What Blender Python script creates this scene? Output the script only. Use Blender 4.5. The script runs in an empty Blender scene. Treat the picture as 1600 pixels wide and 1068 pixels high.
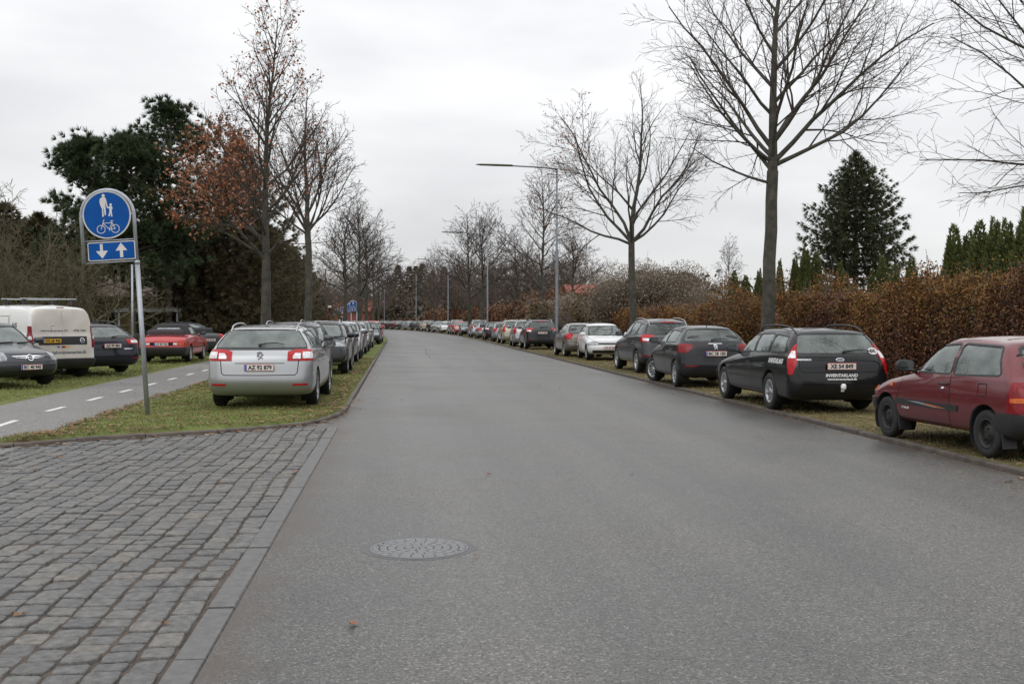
import bpy, bmesh, math, random
import numpy as np
from mathutils import Vector, Matrix
from mathutils.bvhtree import BVHTree
from mathutils.geometry import delaunay_2d_cdt
SC = bpy.context.scene
COL = SC.collection
R = math.radians
# ------------------------------------------------------------------ camera
FPX = 1730.0; CAMZ = 1.63; PITCH = math.atan(34 / FPX)
cam = bpy.data.cameras.new('camera'); camo = bpy.data.objects.new('camera', cam); COL.objects.link(camo)
cam.sensor_width = 36; cam.lens = 36 * FPX / 1600; cam.clip_end = 6000; cam.clip_start = .1
camo.location = (0, 0, CAMZ); camo.rotation_euler = (R(90) - PITCH, 0, 0)
SC.camera = camo
# ------------------------------------------------------------------ world: overcast
W = bpy.data.worlds.new('World'); SC.world = W; W.use_nodes = True
wn = W.node_tree.nodes; wl = W.node_tree.links; wn.clear()
SUN_EL, SUN_AZ = R(42), R(200)
def N(t, nodes=wn, **k):
    n = nodes.new(t)
    for a, b in k.items(): setattr(n, a, b)
    return n
wo = N('ShaderNodeOutputWorld'); sky = N('ShaderNodeTexSky', sky_type='NISHITA', sun_disc=False)
sky.sun_elevation = SUN_EL; sky.sun_rotation = SUN_AZ
b1 = N('ShaderNodeBackground'); b1.inputs[1].default_value = .1; wl.new(sky.outputs[0], b1.inputs[0])
tc = N('ShaderNodeTexCoord'); mp = N('ShaderNodeMapping'); mp.inputs['Scale'].default_value = (1, 1, 3.2)
wl.new(tc.outputs['Generated'], mp.inputs[0])
nz = N('ShaderNodeTexNoise'); nz.inputs['Scale'].default_value = 2.6; nz.inputs['Detail'].default_value = 5; nz.inputs['Roughness'].default_value = .5
wl.new(mp.outputs[0], nz.inputs['Vector'])
cr = N('ShaderNodeValToRGB'); cr.color_ramp.elements[0].position = .30; cr.color_ramp.elements[0].color = (.68, .685, .70, 1)
cr.color_ramp.elements[1].position = .62; cr.color_ramp.elements[1].color = (.935, .937, .943, 1)
wl.new(nz.outputs[0], cr.inputs[0])
sx = N('ShaderNodeSeparateXYZ'); wl.new(tc.outputs['Generated'], sx.inputs[0])
mr = N('ShaderNodeMapRange'); mr.inputs[1].default_value = 0; mr.inputs[2].default_value = 1; mr.inputs[3].default_value = .93; mr.inputs[4].default_value = 2.0
wl.new(sx.outputs[2], mr.inputs[0])
b2 = N('ShaderNodeBackground'); wl.new(cr.outputs[0], b2.inputs[0]); wl.new(mr.outputs[0], b2.inputs[1])
mx = N('ShaderNodeMixShader'); mx.inputs[0].default_value = .93
wl.new(b1.outputs[0], mx.inputs[1]); wl.new(b2.outputs[0], mx.inputs[2]); wl.new(mx.outputs[0], wo.inputs[0])
sl = bpy.data.lights.new('sun', 'SUN'); sl.energy = .5; sl.angle = R(40); sl.color = (1, .97, .93)
so = bpy.data.objects.new('sun', sl); COL.objects.link(so)
so.rotation_euler = (R(90) - SUN_EL, 0, R(180) - SUN_AZ)
SC.view_settings.view_transform = 'Standard'; SC.view_settings.look = 'None'
SC.view_settings.exposure = 0; SC.view_settings.gamma = 1

# ------------------------------------------------------------------ pixel -> world (plane z)
def at(px, py, z=0.0):
    u = (px - 800) / FPX; v = (534 - py) / FPX
    c, s = math.cos(PITCH), math.sin(PITCH)
    dy = c + v * s; dz = -s + v * c
    t = (z - CAMZ) / dz
    return (u * t, dy * t)
def zat(py, Y):
    v = (534 - py) / FPX; c, s = math.cos(PITCH), math.sin(PITCH)
    return CAMZ + Y * (-s + v * c) / (c + v * s)
def xat(px, Y): return (px - 800) / FPX * Y

# ------------------------------------------------------------------ helpers
class MB:
    def __init__(s): s.v = []; s.f = []; s.m = []; s.n = 0; s.sm = []
    def add(s, vs, fs, m=0, smooth=True):
        o = s.n; s.v.extend([tuple(p) for p in vs]); s.n += len(vs)
        s.f.extend([tuple(i + o for i in f) for f in fs]); s.m.extend([m] * len(fs)); s.sm.extend([smooth] * len(fs))
        return s
    def box(s, c, d, m=0, rz=0.0, rot=None, bev=0.0):
        hx, hy, hz = d[0] / 2, d[1] / 2, d[2] / 2
        M = rot if rot is not None else Matrix.Rotation(rz, 3, 'Z')
        if bev <= 0:
            P = [(-hx, -hy, -hz), (hx, -hy, -hz), (hx, hy, -hz), (-hx, hy, -hz), (-hx, -hy, hz), (hx, -hy, hz), (hx, hy, hz), (-hx, hy, hz)]
            Fc = [(0, 3, 2, 1), (4, 5, 6, 7), (0, 1, 5, 4), (1, 2, 6, 5), (2, 3, 7, 6), (3, 0, 4, 7)]
        else:
            b = bev; P = []
            for zz, k in ((-hz, b), (-hz + b, 0), (hz - b, 0), (hz, b)):
                x, y = hx - k, hy - k
                P += [(-x + b, -y, zz), (x - b, -y, zz), (x, -y + b, zz), (x, y - b, zz), (x - b, y, zz), (-x + b, y, zz), (-x, y - b, zz), (-x, -y + b, zz)]
            Fc = [tuple(range(7, -1, -1)), tuple(range(24, 32))]
            for r in range(3):
                for i in range(8): Fc.append((r * 8 + i, r * 8 + (i + 1) % 8, r * 8 + 8 + (i + 1) % 8, r * 8 + 8 + i))
        c = Vector(c)
        return s.add([c + M @ Vector(p) for p in P], Fc, m, False)
    def tube(s, pts, rad, n=6, m=0, cap=True):
        pts = [Vector(p) for p in pts]; k = len(pts)
        if not hasattr(rad, '__len__'): rad = [rad] * k
        vs = []; up = Vector((.13, .21, 1)).normalized()
        for i, p in enumerate(pts):
            t = (pts[min(i + 1, k - 1)] - pts[max(i - 1, 0)])
            t = t.normalized() if t.length > 1e-9 else Vector((0, 0, 1))
            a = t.cross(up)
            if a.length < .15: a = t.cross(Vector((1, .1, 0)))
            a.normalize(); b = t.cross(a)
            for j in range(n):
                an = 2 * math.pi * j / n
                vs.append(p + (a * math.cos(an) + b * math.sin(an)) * rad[i])
        fs = [(i * n + j, i * n + (j + 1) % n, (i + 1) * n + (j + 1) % n, (i + 1) * n + j) for i in range(k - 1) for j in range(n)]
        if cap: fs += [tuple(range(n - 1, -1, -1)), tuple((k - 1) * n + j for j in range(n))]
        return s.add(vs, fs, m)
    def lathe(s, prof, n=24, m=0, axis='z', c=(0, 0, 0), closed=False):
        vs = []
        for r, h in prof:
            for j in range(n):
                a = 2 * math.pi * j / n; x, y = r * math.cos(a), r * math.sin(a)
                p = (x, y, h) if axis == 'z' else (x, h, y)
                vs.append((p[0] + c[0], p[1] + c[1], p[2] + c[2]))
        k = len(prof)
        fs = [(i * n + j, i * n + (j + 1) % n, (i + 1) * n + (j + 1) % n, (i + 1) * n + j) for i in range(k - 1) for j in range(n)]
        if axis == 'y': fs = [f[::-1] for f in fs]
        return s.add(vs, fs, m)
    def mesh(s, name, mats):
        me = bpy.data.meshes.new(name); me.from_pydata(s.v, [], s.f)
        for m in mats: me.materials.append(m)
        if s.f:
            me.polygons.foreach_set('material_index', s.m); me.polygons.foreach_set('use_smooth', s.sm)
        me.update(); return me
    def build(s, name, mats, parent=None, loc=None):
        if not isinstance(mats, (list, tuple)): mats = [mats]
        return link(name, s.mesh(name, mats), parent, loc)
def link(name, me, parent=None, loc=None):
    o = bpy.data.objects.new(name, me); COL.objects.link(o)
    if parent: o.parent = parent
    if loc: o.location = loc
    return o
def tag(o, label=None, cat=None, group=None, kind=None):
    if label: o['label'] = label
    if cat: o['category'] = cat
    if group: o['group'] = group
    if kind: o['kind'] = kind
    return o
def empty(name, loc=(0, 0, 0), rz=0):
    o = bpy.data.objects.new(name, None); COL.objects.link(o); o.location = loc; o.rotation_euler = (0, 0, rz); o.empty_display_size = .3
    return o
KIDS = {}
def children(o): return [c for c in bpy.data.objects if c.parent == o]
def copy_tree(o, parent=None):
    c = o.copy(); COL.objects.link(c); c.parent = parent
    for ch in KIDS.get(o.name) or KIDS.setdefault(o.name, children(o)): copy_tree(ch, c)
    return c
def npmesh(name, V, F, mats, parent=None, smooth=False, midx=None):
    """fast mesh of equal-sized faces: V (n,3), F (m,k)"""
    me = bpy.data.meshes.new(name); V = np.asarray(V, np.float32); F = np.asarray(F, np.int32); k = F.shape[1]
    me.vertices.add(len(V)); me.vertices.foreach_set('co', V.ravel())
    me.loops.add(F.size); me.loops.foreach_set('vertex_index', F.ravel())
    me.polygons.add(len(F)); me.polygons.foreach_set('loop_start', np.arange(len(F), dtype=np.int32) * k)
    if midx is not None: me.polygons.foreach_set('material_index', np.asarray(midx, np.int32))
    me.polygons.foreach_set('use_smooth', np.full(len(F), smooth))
    for m in (mats if isinstance(mats, (list, tuple)) else [mats]): me.materials.append(m)
    me.update(calc_edges=True); me.validate()
    return link(name, me, parent)

# ------------------------------------------------------------------ materials
MATS = {}
def newmat(name):
    m = bpy.data.materials.new(name); m.use_nodes = True
    nt = m.node_tree; b = nt.nodes['Principled BSDF']; MATS[name] = m
    return m, nt.nodes, nt.links, b
def mat(name, col, rough=.6, metal=0, var=.15, scale=6, bump=0, bscale=60, coat=0, spec=.5, dark=None, detail=4):
    m, n, l, b = newmat(name)
    t = n.new('ShaderNodeTexCoord'); z = n.new('ShaderNodeTexNoise'); z.inputs['Scale'].default_value = scale; z.inputs['Detail'].default_value = detail
    l.new(t.outputs['Object'], z.inputs['Vector'])
    r = n.new('ShaderNodeValToRGB'); a, c = r.color_ramp.elements
    d = dark or tuple(x * (1 - var) for x in col); u = tuple(min(1, x * (1 + var)) for x in col)
    a.position = .3; c.position = .7; a.color = (*d, 1); c.color = (*u, 1)
    l.new(z.outputs[0], r.inputs[0]); l.new(r.outputs[0], b.inputs['Base Color'])
    b.inputs['Roughness'].default_value = rough; b.inputs['Metallic'].default_value = metal
    b.inputs['Coat Weight'].default_value = coat; b.inputs['Coat Roughness'].default_value = .05
    b.inputs['Specular IOR Level'].default_value = spec
    if bump:
        z2 = n.new('ShaderNodeTexNoise'); z2.inputs['Scale'].default_value = bscale; z2.inputs['Detail'].default_value = 5
        l.new(t.outputs['Object'], z2.inputs['Vector'])
        bp = n.new('ShaderNodeBump'); bp.inputs['Strength'].default_value = bump; bp.inputs['Distance'].default_value = .02
        l.new(z2.outputs[0], bp.inputs['Height']); l.new(bp.outputs[0], b.inputs['Normal'])
    return m
def paint(name, col, metallic=.35, dirt=.2, rough=.35):
    """car paint: flakes, clearcoat, film of road dirt low on the body"""
    m, n, l, b = newmat(name)
    t = n.new('ShaderNodeTexCoord'); s = n.new('ShaderNodeSeparateXYZ'); l.new(t.outputs['Object'], s.inputs[0])
    z = n.new('ShaderNodeTexNoise'); z.inputs['Scale'].default_value = 5; z.inputs['Detail'].default_value = 6; l.new(t.outputs['Object'], z.inputs['Vector'])
    a = n.new('ShaderNodeMapRange'); a.inputs[1].default_value = .75; a.inputs[2].default_value = .2; a.inputs[3].default_value = 0; a.inputs[4].default_value = dirt * 1.5
    l.new(s.outputs[2], a.inputs[0])
    mu = n.new('ShaderNodeMath'); mu.operation = 'MULTIPLY'; l.new(a.outputs[0], mu.inputs[0]); l.new(z.outputs[0], mu.inputs[1])
    mi = n.new('ShaderNodeMix'); mi.data_type = 'RGBA'; mi.inputs[6].default_value = (*col, 1); mi.inputs[7].default_value = (.07, .062, .055, 1)
    l.new(mu.outputs[0], mi.inputs[0]); l.new(mi.outputs[2], b.inputs['Base Color'])
    b.inputs['Metallic'].default_value = metallic; b.inputs['Roughness'].default_value = rough
    b.inputs['Specular IOR Level'].default_value = .12 if max(col) < .1 else .4
    b.inputs['Coat Weight'].default_value = .75; b.inputs['Coat Roughness'].default_value = .05
    cw = .62 if max(col) < .1 else .85
    rr = n.new('ShaderNodeMapRange'); rr.inputs[3].default_value = cw; rr.inputs[4].default_value = .1; l.new(mu.outputs[0], rr.inputs[0]); l.new(rr.outputs[0], b.inputs['Coat Weight'])
    return m
def leafmat(name, cols, rough=.6, trans=.0):
    """colour varies from leaf to leaf"""
    m, n, l, b = newmat(name)
    g = n.new('ShaderNodeNewGeometry'); r = n.new('ShaderNodeValToRGB'); e = r.color_ramp.elements
    k = len(cols)
    for i, c in enumerate(cols):
        el = e[i] if i < 2 else e.new(i / (k - 1))
        el.position = i / (k - 1) if k > 1 else 0; el.color = (*c, 1)
    for i, el in enumerate(sorted(e, key=lambda q: q.position)): pass
    l.new(g.outputs['Random Per Island'], r.inputs[0]); l.new(r.outputs[0], b.inputs['Base Color'])
    b.inputs['Roughness'].default_value = rough; b.inputs['Specular IOR Level'].default_value = .3
    return m
def ramp(n, stops):
    r = n.new('ShaderNodeValToRGB'); e = r.color_ramp.elements
    while len(e) < len(stops): e.new(.5)
    for el, (p, c) in zip(e, stops): el.position = p; el.color = (*c, 1)
    return r

def asphalt(name, base, edge=None, rough=.5):
    m, n, l, b = newmat(name)
    t = n.new('ShaderNodeTexCoord')
    v = n.new('ShaderNodeTexVoronoi'); v.inputs['Scale'].default_value = 90; l.new(t.outputs['Object'], v.inputs['Vector'])
    sp = n.new('ShaderNodeSeparateColor'); l.new(v.outputs['Color'], sp.inputs[0])
    r1 = ramp(n, [(0, tuple(x * .42 for x in base)), (.4, tuple(x * .9 for x in base)), (.8, tuple(x * 1.2 for x in base)), (.94, tuple(x * 1.7 for x in base)), (1, tuple(x * 2.6 for x in base))]); l.new(sp.outputs[0], r1.inputs[0])
    z = n.new('ShaderNodeTexNoise'); z.inputs['Scale'].default_value = .35; z.inputs['Detail'].default_value = 6; l.new(t.outputs['Object'], z.inputs['Vector'])
    r2 = ramp(n, [(.3, (.74, .74, .75)), (.5, (1, 1, 1)), (.7, (1.16, 1.14, 1.10))]); l.new(z.outputs[0], r2.inputs[0])
    mu = n.new('ShaderNodeMix'); mu.data_type = 'RGBA'; mu.blend_type = 'MULTIPLY'; mu.inputs[0].default_value = 1
    l.new(r1.outputs[0], mu.inputs[6]); l.new(r2.outputs[0], mu.inputs[7]); out = mu.outputs[2]
    if edge:
        uv = n.new('ShaderNodeUVMap'); sx = n.new('ShaderNodeSeparateXYZ'); l.new(uv.outputs[0], sx.inputs[0])
        # long streaks along the road (worn wheel lanes, repairs)
        mp = n.new('ShaderNodeMapping'); mp.inputs['Scale'].default_value = (1.1, .035, 1); l.new(uv.outputs[0], mp.inputs[0])
        z3 = n.new('ShaderNodeTexNoise'); z3.inputs['Scale'].default_value = 1; z3.inputs['Detail'].default_value = 4; l.new(mp.outputs[0], z3.inputs['Vector'])
        r3 = ramp(n, [(.35, (.84, .84, .85)), (.65, (1.12, 1.11, 1.1))]); l.new(z3.outputs[0], r3.inputs[0])
        m3 = n.new('ShaderNodeMix'); m3.data_type = 'RGBA'; m3.blend_type = 'MULTIPLY'; m3.inputs[0].default_value = 1
        l.new(out, m3.inputs[6]); l.new(r3.outputs[0], m3.inputs[7]); out = m3.outputs[2]
        # dirt along both kerbs, ragged
        z2 = n.new('ShaderNodeTexNoise'); z2.inputs['Scale'].default_value = 2.2; z2.inputs['Detail'].default_value = 8; l.new(t.outputs['Object'], z2.inputs['Vector'])
        ma = n.new('ShaderNodeMath'); ma.operation = 'SUBTRACT'; l.new(sx.outputs[0], ma.inputs[0]); ma.inputs[1].default_value = 3.7
        ab = n.new('ShaderNodeMath'); ab.operation = 'ABSOLUTE'; l.new(ma.outputs[0], ab.inputs[0])
        ad = n.new('ShaderNodeMath'); ad.operation = 'ADD'; l.new(ab.outputs[0], ad.inputs[0]); l.new(z2.outputs[0], ad.inputs[1])
        mr = n.new('ShaderNodeMapRange'); mr.inputs[1].default_value = 3.92; mr.inputs[2].default_value = 4.3; mr.inputs[3].default_value = 0; mr.inputs[4].default_value = .75; l.new(ad.outputs[0], mr.inputs[0])
        m2 = n.new('ShaderNodeMix'); m2.data_type = 'RGBA'; l.new(mr.outputs[0], m2.inputs[0]); l.new(out, m2.inputs[6]); m2.inputs[7].default_value = (*edge, 1)
        out = m2.outputs[2]
    l.new(out, b.inputs['Base Color'])
    rr = n.new('ShaderNodeMapRange'); rr.inputs[1].default_value = .3; rr.inputs[2].default_value = .7; rr.inputs[3].default_value = rough - .08; rr.inputs[4].default_value = rough + .08
    l.new(z.outputs[0], rr.inputs[0]); l.new(rr.outputs[0], b.inputs['Roughness'])
    bp = n.new('ShaderNodeBump'); bp.inputs['Strength'].default_value = .5; bp.inputs['Distance'].default_value = .004
    l.new(v.outputs['Distance'], bp.inputs['Height']); l.new(bp.outputs[0], b.inputs['Normal'])
    return m
def grassmat(name, stops, scale=1.2):
    m, n, l, b = newmat(name)
    t = n.new('ShaderNodeTexCoord')
    z = n.new('ShaderNodeTexNoise'); z.inputs['Scale'].default_value = scale; z.inputs['Detail'].default_value = 9; z.inputs['Roughness'].default_value = .65; l.new(t.outputs['Object'], z.inputs['Vector'])
    r = ramp(n, stops); l.new(z.outputs[0], r.inputs[0]); l.new(r.outputs[0], b.inputs['Base Color'])
    z2 = n.new('ShaderNodeTexNoise'); z2.inputs['Scale'].default_value = 40; z2.inputs['Detail'].default_value = 4; l.new(t.outputs['Object'], z2.inputs['Vector'])
    bp = n.new('ShaderNodeBump'); bp.inputs['Strength'].default_value = .8; bp.inputs['Distance'].default_value = .03; l.new(z2.outputs[0], bp.inputs['Height']); l.new(bp.outputs[0], b.inputs['Normal'])
    b.inputs['Roughness'].default_value = .9; b.inputs['Specular IOR Level'].default_value = .15
    return m
M_road = asphalt('road_asphalt', (.092, .090, .084), edge=(.07, .05, .036), rough=.44)
M_path = asphalt('path_asphalt', (.15, .145, .138), rough=.6)
M_white = mat('road_marking', (.62, .62, .60), .7, var=.2, scale=20)
M_grass = grassmat('verge_grass', [(.30, (.085, .055, .03)), (.42, (.13, .13, .045)), (.55, (.14, .18, .05)), (.7, (.21, .18, .08))])
M_grass2 = grassmat('worn_grass', [(.30, (.075, .052, .032)), (.45, (.12, .10, .045)), (.6, (.15, .135, .055)), (.7, (.19, .155, .08))], 2.0)
M_blade2 = leafmat('worn_blade', [(.13, .13, .045), (.17, .16, .06), (.21, .17, .09), (.15, .11, .06), (.24, .2, .12)], .7)
M_blade = leafmat('grass_blade', [(.11, .155, .035), (.17, .225, .055), (.24, .19, .08), (.13, .18, .04), (.27, .22, .12)], .7)
M_sett = mat('granite_sett', (.142, .140, .135), .56, var=.34, scale=18, bump=.8, bscale=80, detail=9, spec=.35)
# each sett its own tone
_n, _l = M_sett.node_tree.nodes, M_sett.node_tree.links; _g = _n.new('ShaderNodeNewGeometry'); _r = ramp(_n, [(0, (.80, .80, .82)), (.4, (.95, .95, .96)), (.85, (1.08, 1.07, 1.05)), (.97, (1.2, 1.15, 1.08)), (1, (1.2, 1.1, 1.0))])
_l.new(_g.outputs['Random Per Island'], _r.inputs[0]); _m = _n.new('ShaderNodeMix'); _m.data_type = 'RGBA'; _m.blend_type = 'MULTIPLY'; _m.inputs[0].default_value = 1
_b = _n['Principled BSDF']; _src = _b.inputs['Base Color'].links[0].from_socket; _l.new(_src, _m.inputs[6]); _l.new(_r.outputs[0], _m.inputs[7]); _l.new(_m.outputs[2], _b.inputs['Base Color'])
M_granite = mat('granite_kerb', (.112, .110, .107), .5, var=.25, scale=14, bump=.4, bscale=90)
M_joint = mat('joint_soil', (.075, .056, .042), .85, var=.4, scale=12, bump=.6, bscale=60)
M_conc = mat('kerb_concrete', (.125, .105, .09), .8, var=.3, scale=5, bump=.4, bscale=70)
M_conc2 = mat('kerb_mossy', (.085, .07, .058), .8, var=.4, scale=5, bump=.5, bscale=70)
M_iron = mat('cast_iron', (.17, .17, .175), .45, .3, var=.15, scale=20)
M_irond = mat('iron_groove', (.03, .028, .027), .8, 0, var=.3, scale=20)
M_galv = mat('galvanised_steel', (.36, .38, .42), .42, .6, var=.12, scale=8)
M_galvd = mat('lamp_steel', (.20, .22, .245), .5, .5, var=.12, scale=5)
M_black = mat('black_plastic', (.018, .018, .019), .5, var=.2)
M_dark = mat('dark_underbody', (.008, .008, .008), .9, var=.2)
M_tyre = mat('tyre_rubber', (.014, .014, .014), .75, var=.35, scale=30, bump=.3, bscale=120)
M_alloy = mat('alloy_rim', (.42, .43, .44), .35, .7, var=.15, scale=25)
M_alloyd = mat('dark_alloy', (.10, .10, .11), .4, .6, var=.2, scale=25)
M_steelw = mat('steel_wheel', (.02, .019, .018), .6, .2, var=.4, scale=25)
M_mirror = mat('mirror_silver', (.22, .23, .235), .08, 1, var=.1)
M_chrome = mat('chrome', (.75, .76, .78), .15, 1, var=.05)
M_red = mat('lamp_red', (.38, .006, .010), .2, var=.3, scale=30, spec=.35)
M_redd = mat('lamp_dark_red', (.20, .006, .010), .2, var=.35, scale=30, spec=.35)
M_amber = mat('lamp_amber', (.55, .12, .02), .2, var=.25, scale=30, spec=.35)
M_clear = mat('lamp_clear', (.62, .62, .64), .18, .3, var=.4, scale=28, coat=1)
M_head = mat('headlamp_glass', (.22, .235, .25), .12, .4, var=.6, scale=22, coat=1)
M_int = mat('seat_cloth', (.075, .075, .08), .9, var=.3, scale=20)
M_soft = mat('soft_top_canvas', (.014, .014, .015), .85, var=.3, scale=20, bump=.2)
M_plate = mat('plate_white', (.72, .66, .62), .4, var=.06)
M_platey = mat('plate_yellow', (.72, .42, .03), .4, var=.1)
M_plateb = mat('plate_blue', (.03, .12, .45), .4, var=.1)
M_plred = mat('plate_red_edge', (.5, .05, .04), .4, var=.1)
M_ink = mat('plate_ink', (.012, .012, .014), .5, var=.1)
M_inkw = mat('white_lettering', (.75, .75, .74), .5, var=.05)
M_inkg = mat('grey_lettering', (.14, .15, .17), .5, var=.2)
M_signb = mat('sign_blue', (.003, .075, .31), .6, var=.12, scale=3, spec=.15)
M_signw = mat('sign_white', (.62, .60, .60), .4, var=.05, scale=6)
def glassmat(name, tint, t):
    m, n, l, b = newmat(name)
    n.remove(b); o = n['Material Output']
    tr = n.new('ShaderNodeBsdfTransparent'); tr.inputs[0].default_value = (*tint, 1)
    di = n.new('ShaderNodeBsdfDiffuse')
    tcn = n.new('ShaderNodeTexCoord'); nn = n.new('ShaderNodeTexNoise'); nn.inputs['Scale'].default_value = 3.5; nn.inputs['Detail'].default_value = 6; l.new(tcn.outputs['Object'], nn.inputs['Vector'])
    rp = ramp(n, [(.3, (.13, .155, .15)), (.7, (.38, .43, .41))]); l.new(nn.outputs[0], rp.inputs[0]); l.new(rp.outputs[0], di.inputs[0])  # milky grey film: dust plus reflections painted into the glass colour
    m0 = n.new('ShaderNodeMixShader'); m0.inputs[0].default_value = t; l.new(tr.outputs[0], m0.inputs[1]); l.new(di.outputs[0], m0.inputs[2])
    gl = n.new('ShaderNodeBsdfGlossy'); gl.inputs['Roughness'].default_value = .03; gl.inputs[0].default_value = (.95, 1, .98, 1)
    fr = n.new('ShaderNodeFresnel'); fr.inputs[0].default_value = 1.6
    m1 = n.new('ShaderNodeMixShader'); l.new(fr.outputs[0], m1.inputs[0]); l.new(m0.outputs[0], m1.inputs[1]); l.new(gl.outputs[0], m1.inputs[2])
    l.new(m1.outputs[0], o.inputs[0]); return m
M_glass = glassmat('window_glass', (.80, .88, .84), .42)
M_glassd = glassmat('privacy_glass', (.22, .25, .25), .22)
PA = {}
for k, c, me in (('silver', (.36, .37, .38), .75), ('silver2', (.42, .45, .48), .7), ('black', (.005, .0055, .0065), .0), ('charcoal', (.020, .021, .025), .3), ('grey', (.065, .066, .073), .5),
                 ('warmgrey', (.17, .155, .14), .6), ('white', (.70, .71, .71), 0), ('darkred', (.12, .004, .009), .25), ('red', (.48, .025, .03), .1), ('brightred', (.62, .03, .03), .1),
                 ('beige', (.42, .38, .31), .45), ('cream', (.52, .44, .33), .2), ('blueblack', (.014, .018, .028), .3), ('steelblue', (.28, .33, .38), .6), ('maroon', (.13, .012, .018), .3), ('vanwhite', (.66, .66, .65), 0),
                 ('slate', (.055, .06, .068), .5)):
    PA[k] = paint('paint_' + k, c, me)
M_vandoor = mat('dirty_white_paint', (.55, .51, .46), .45, var=.14, scale=2.2, coat=.2)
# ================================================================== road geometry: curve of the left kerb, s = metres along it
rng = random.Random(7)
DS = 1.0; S0 = -14; CP = {}
def head(s):
    if s < 80: return 5.8
    if s < 150: return 5.8 + (s - 80) * .062
    if s < 195: return 10.1 + (s - 150) * .14
    return 16.4 + (s - 195) * .42
_th = R(5.8); _x = -.93 + math.sin(_th) * 14; _y = -14 * math.cos(_th)
_pts = []
for i in range(500):
    s = S0 + i; h = R(min(head(s), 88)); _pts.append((_x, _y, h)); _x -= math.sin(h) * DS; _y += math.cos(h) * DS
def P(s, off, z=0.0):
    u = max(0, min(len(_pts) - 1.001, (s - S0) / DS)); i = int(u); f = u - i
    a, b = _pts[i], _pts[min(i + 1, len(_pts) - 1)]
    x, y, h = (a[k] * (1 - f) + b[k] * f for k in range(3))
    return Vector((x + math.cos(h) * off, y + math.sin(h) * off, z))
def HD(s):
    u = int(max(0, min(len(_pts) - 1, s - S0))); return math.pi / 2 + _pts[u][2]     # world angle of the road direction
def s_of_px(px, off, smin=20):
    s = smin
    while s < 400:
        p = P(s, off)
        if 800 + FPX * p.x / p.y <= px: return s
        s += .5
    return s
RW = 7.4
def strip(name, s0, s1, o0, o1, z0, z1, m, ds=2.0, no=2, kind='structure', wob=0, uv=True, zf=None):
    ns = int((s1 - s0) / ds) + 1; V = []; F = []; UV = []
    rg = random.Random(3)
    for i in range(ns + 1):
        s = s0 + (s1 - s0) * i / ns
        for j in range(no + 1):
            t = j / no; o = (o0(s) if callable(o0) else o0) * (1 - t) + (o1(s) if callable(o1) else o1) * t
            if wob and j in (0, no): o += rg.uniform(-wob, wob)
            z = z0 * (1 - t) + z1 * t
            if zf: z = zf(s, o, z)
            V.append(P(s, o, z)); UV.append((o, s))
    for i in range(ns):
        for j in range(no):
            a = i * (no + 1) + j; F.append((a, a + 1, a + no + 2, a + no + 1))
    me = bpy.data.meshes.new(name); me.from_pydata(V, [], F); me.materials.append(m)
    u = me.uv_layers.new(name='UVMap')
    for lp in me.loops: u.data[lp.index].uv = UV[lp.vertex_index]
    o = link(name, me)
    if kind: o['kind'] = kind
    return o
# base terrain to the horizon
g = MB(); k = 2600
g.add([(-k, -60, -.06), (k, -60, -.06), (k, k, -.06), (-k, k, -.06)], [(0, 1, 2, 3)]); tag(g.build('ground', M_grass), kind='structure')
strip('road', -12, 420, 0, RW, 0, 0, M_road, no=6, ds=3)
strip('road', 16.7, 23, -.6, 0.0, -.003, -.0005, M_road, no=2, ds=1)
# left grass strip between kerb and path: outline with the rounded corner kerb in front
corner = [(-14, 11.6), (-10, 12.7), (-8.2, 13.3), (-6.52, 14.1), (-5.7, 14.95), (-4.55, 15.75), (-3.65, 16.55), (-3.2, 17.2), (-2.98, 18.1), (-2.93, 19.2), (-3.03, 20.6)]
def catmull(pts, n=6):
    out = []
    for i in range(len(pts) - 1):
        p0, p1, p2, p3 = (Vector(pts[max(0, min(len(pts) - 1, i + d))]) for d in (-1, 0, 1, 2))
        for j in range(n):
            t = j / n; out.append(.5 * ((2 * p1) + (p2 - p0) * t + (2 * p0 - 5 * p1 + 4 * p2 - p3) * t * t + (3 * p1 - p0 - 3 * p2 + p3) * t ** 3))
    out.append(Vector(pts[-1])); return out
CK = catmull(corner)
def kerb(name, pts, w, h0, h1, m, stone=1.0, z=0):
    """kerb of separate stones, pts = list of 2-D points, body to the left of travel... w>0 puts the body on the left side"""
    mb = MB(); L = 0; acc = [0]
    for a, b in zip(pts, pts[1:]): L += (b - a).length; acc.append(L)
    def ev(d):
        d = max(0, min(L, d))
        for i in range(len(acc) - 1):
            if d <= acc[i + 1]:
                f = (d - acc[i]) / max(1e-6, acc[i + 1] - acc[i]); return pts[i].lerp(pts[i + 1], f), (pts[i + 1] - pts[i]).normalized()
        return pts[-1], (pts[-1] - pts[-2]).normalized()
    d = 0; rg = random.Random(5)
    while d < L:
        e = min(L, d + stone * rg.uniform(.85, 1.1)); hh = rg.uniform(-.004, .004); V = []; k = 4
        for i in range(k + 1):
            p, t = ev(d + .006 + (e - d - .012) * i / k); nn = Vector((-t.y, t.x)) ; h = (h0 + (h1 - h0) * (d / L)) + hh
            for o, zz in ((0, z - .12), (0.004, h - .015), (.015, h), (w - .012, h), (w, h - .012), (w, z - .12)):
                q = p + nn * o; V.append((q.x, q.y, zz))
        F = []
        for i in range(k):
            for j in range(5): F.append((i * 6 + j, i * 6 + j + 1, i * 6 + 7 + j, i * 6 + 6 + j))
        F.append((0, 1, 2, 3, 4, 5)[::-1]); F.append(tuple(k * 6 + j for j in range(6)))
        mb.add(V, F, 0, False); d = e
    return mb.build(name, m)
kl = CK + [P(s, -.02).to_2d() for s in range(22, 260, 2)]
tag(kerb('left_kerb', kl, .085, .052, .10, M_conc), kind='structure')
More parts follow.
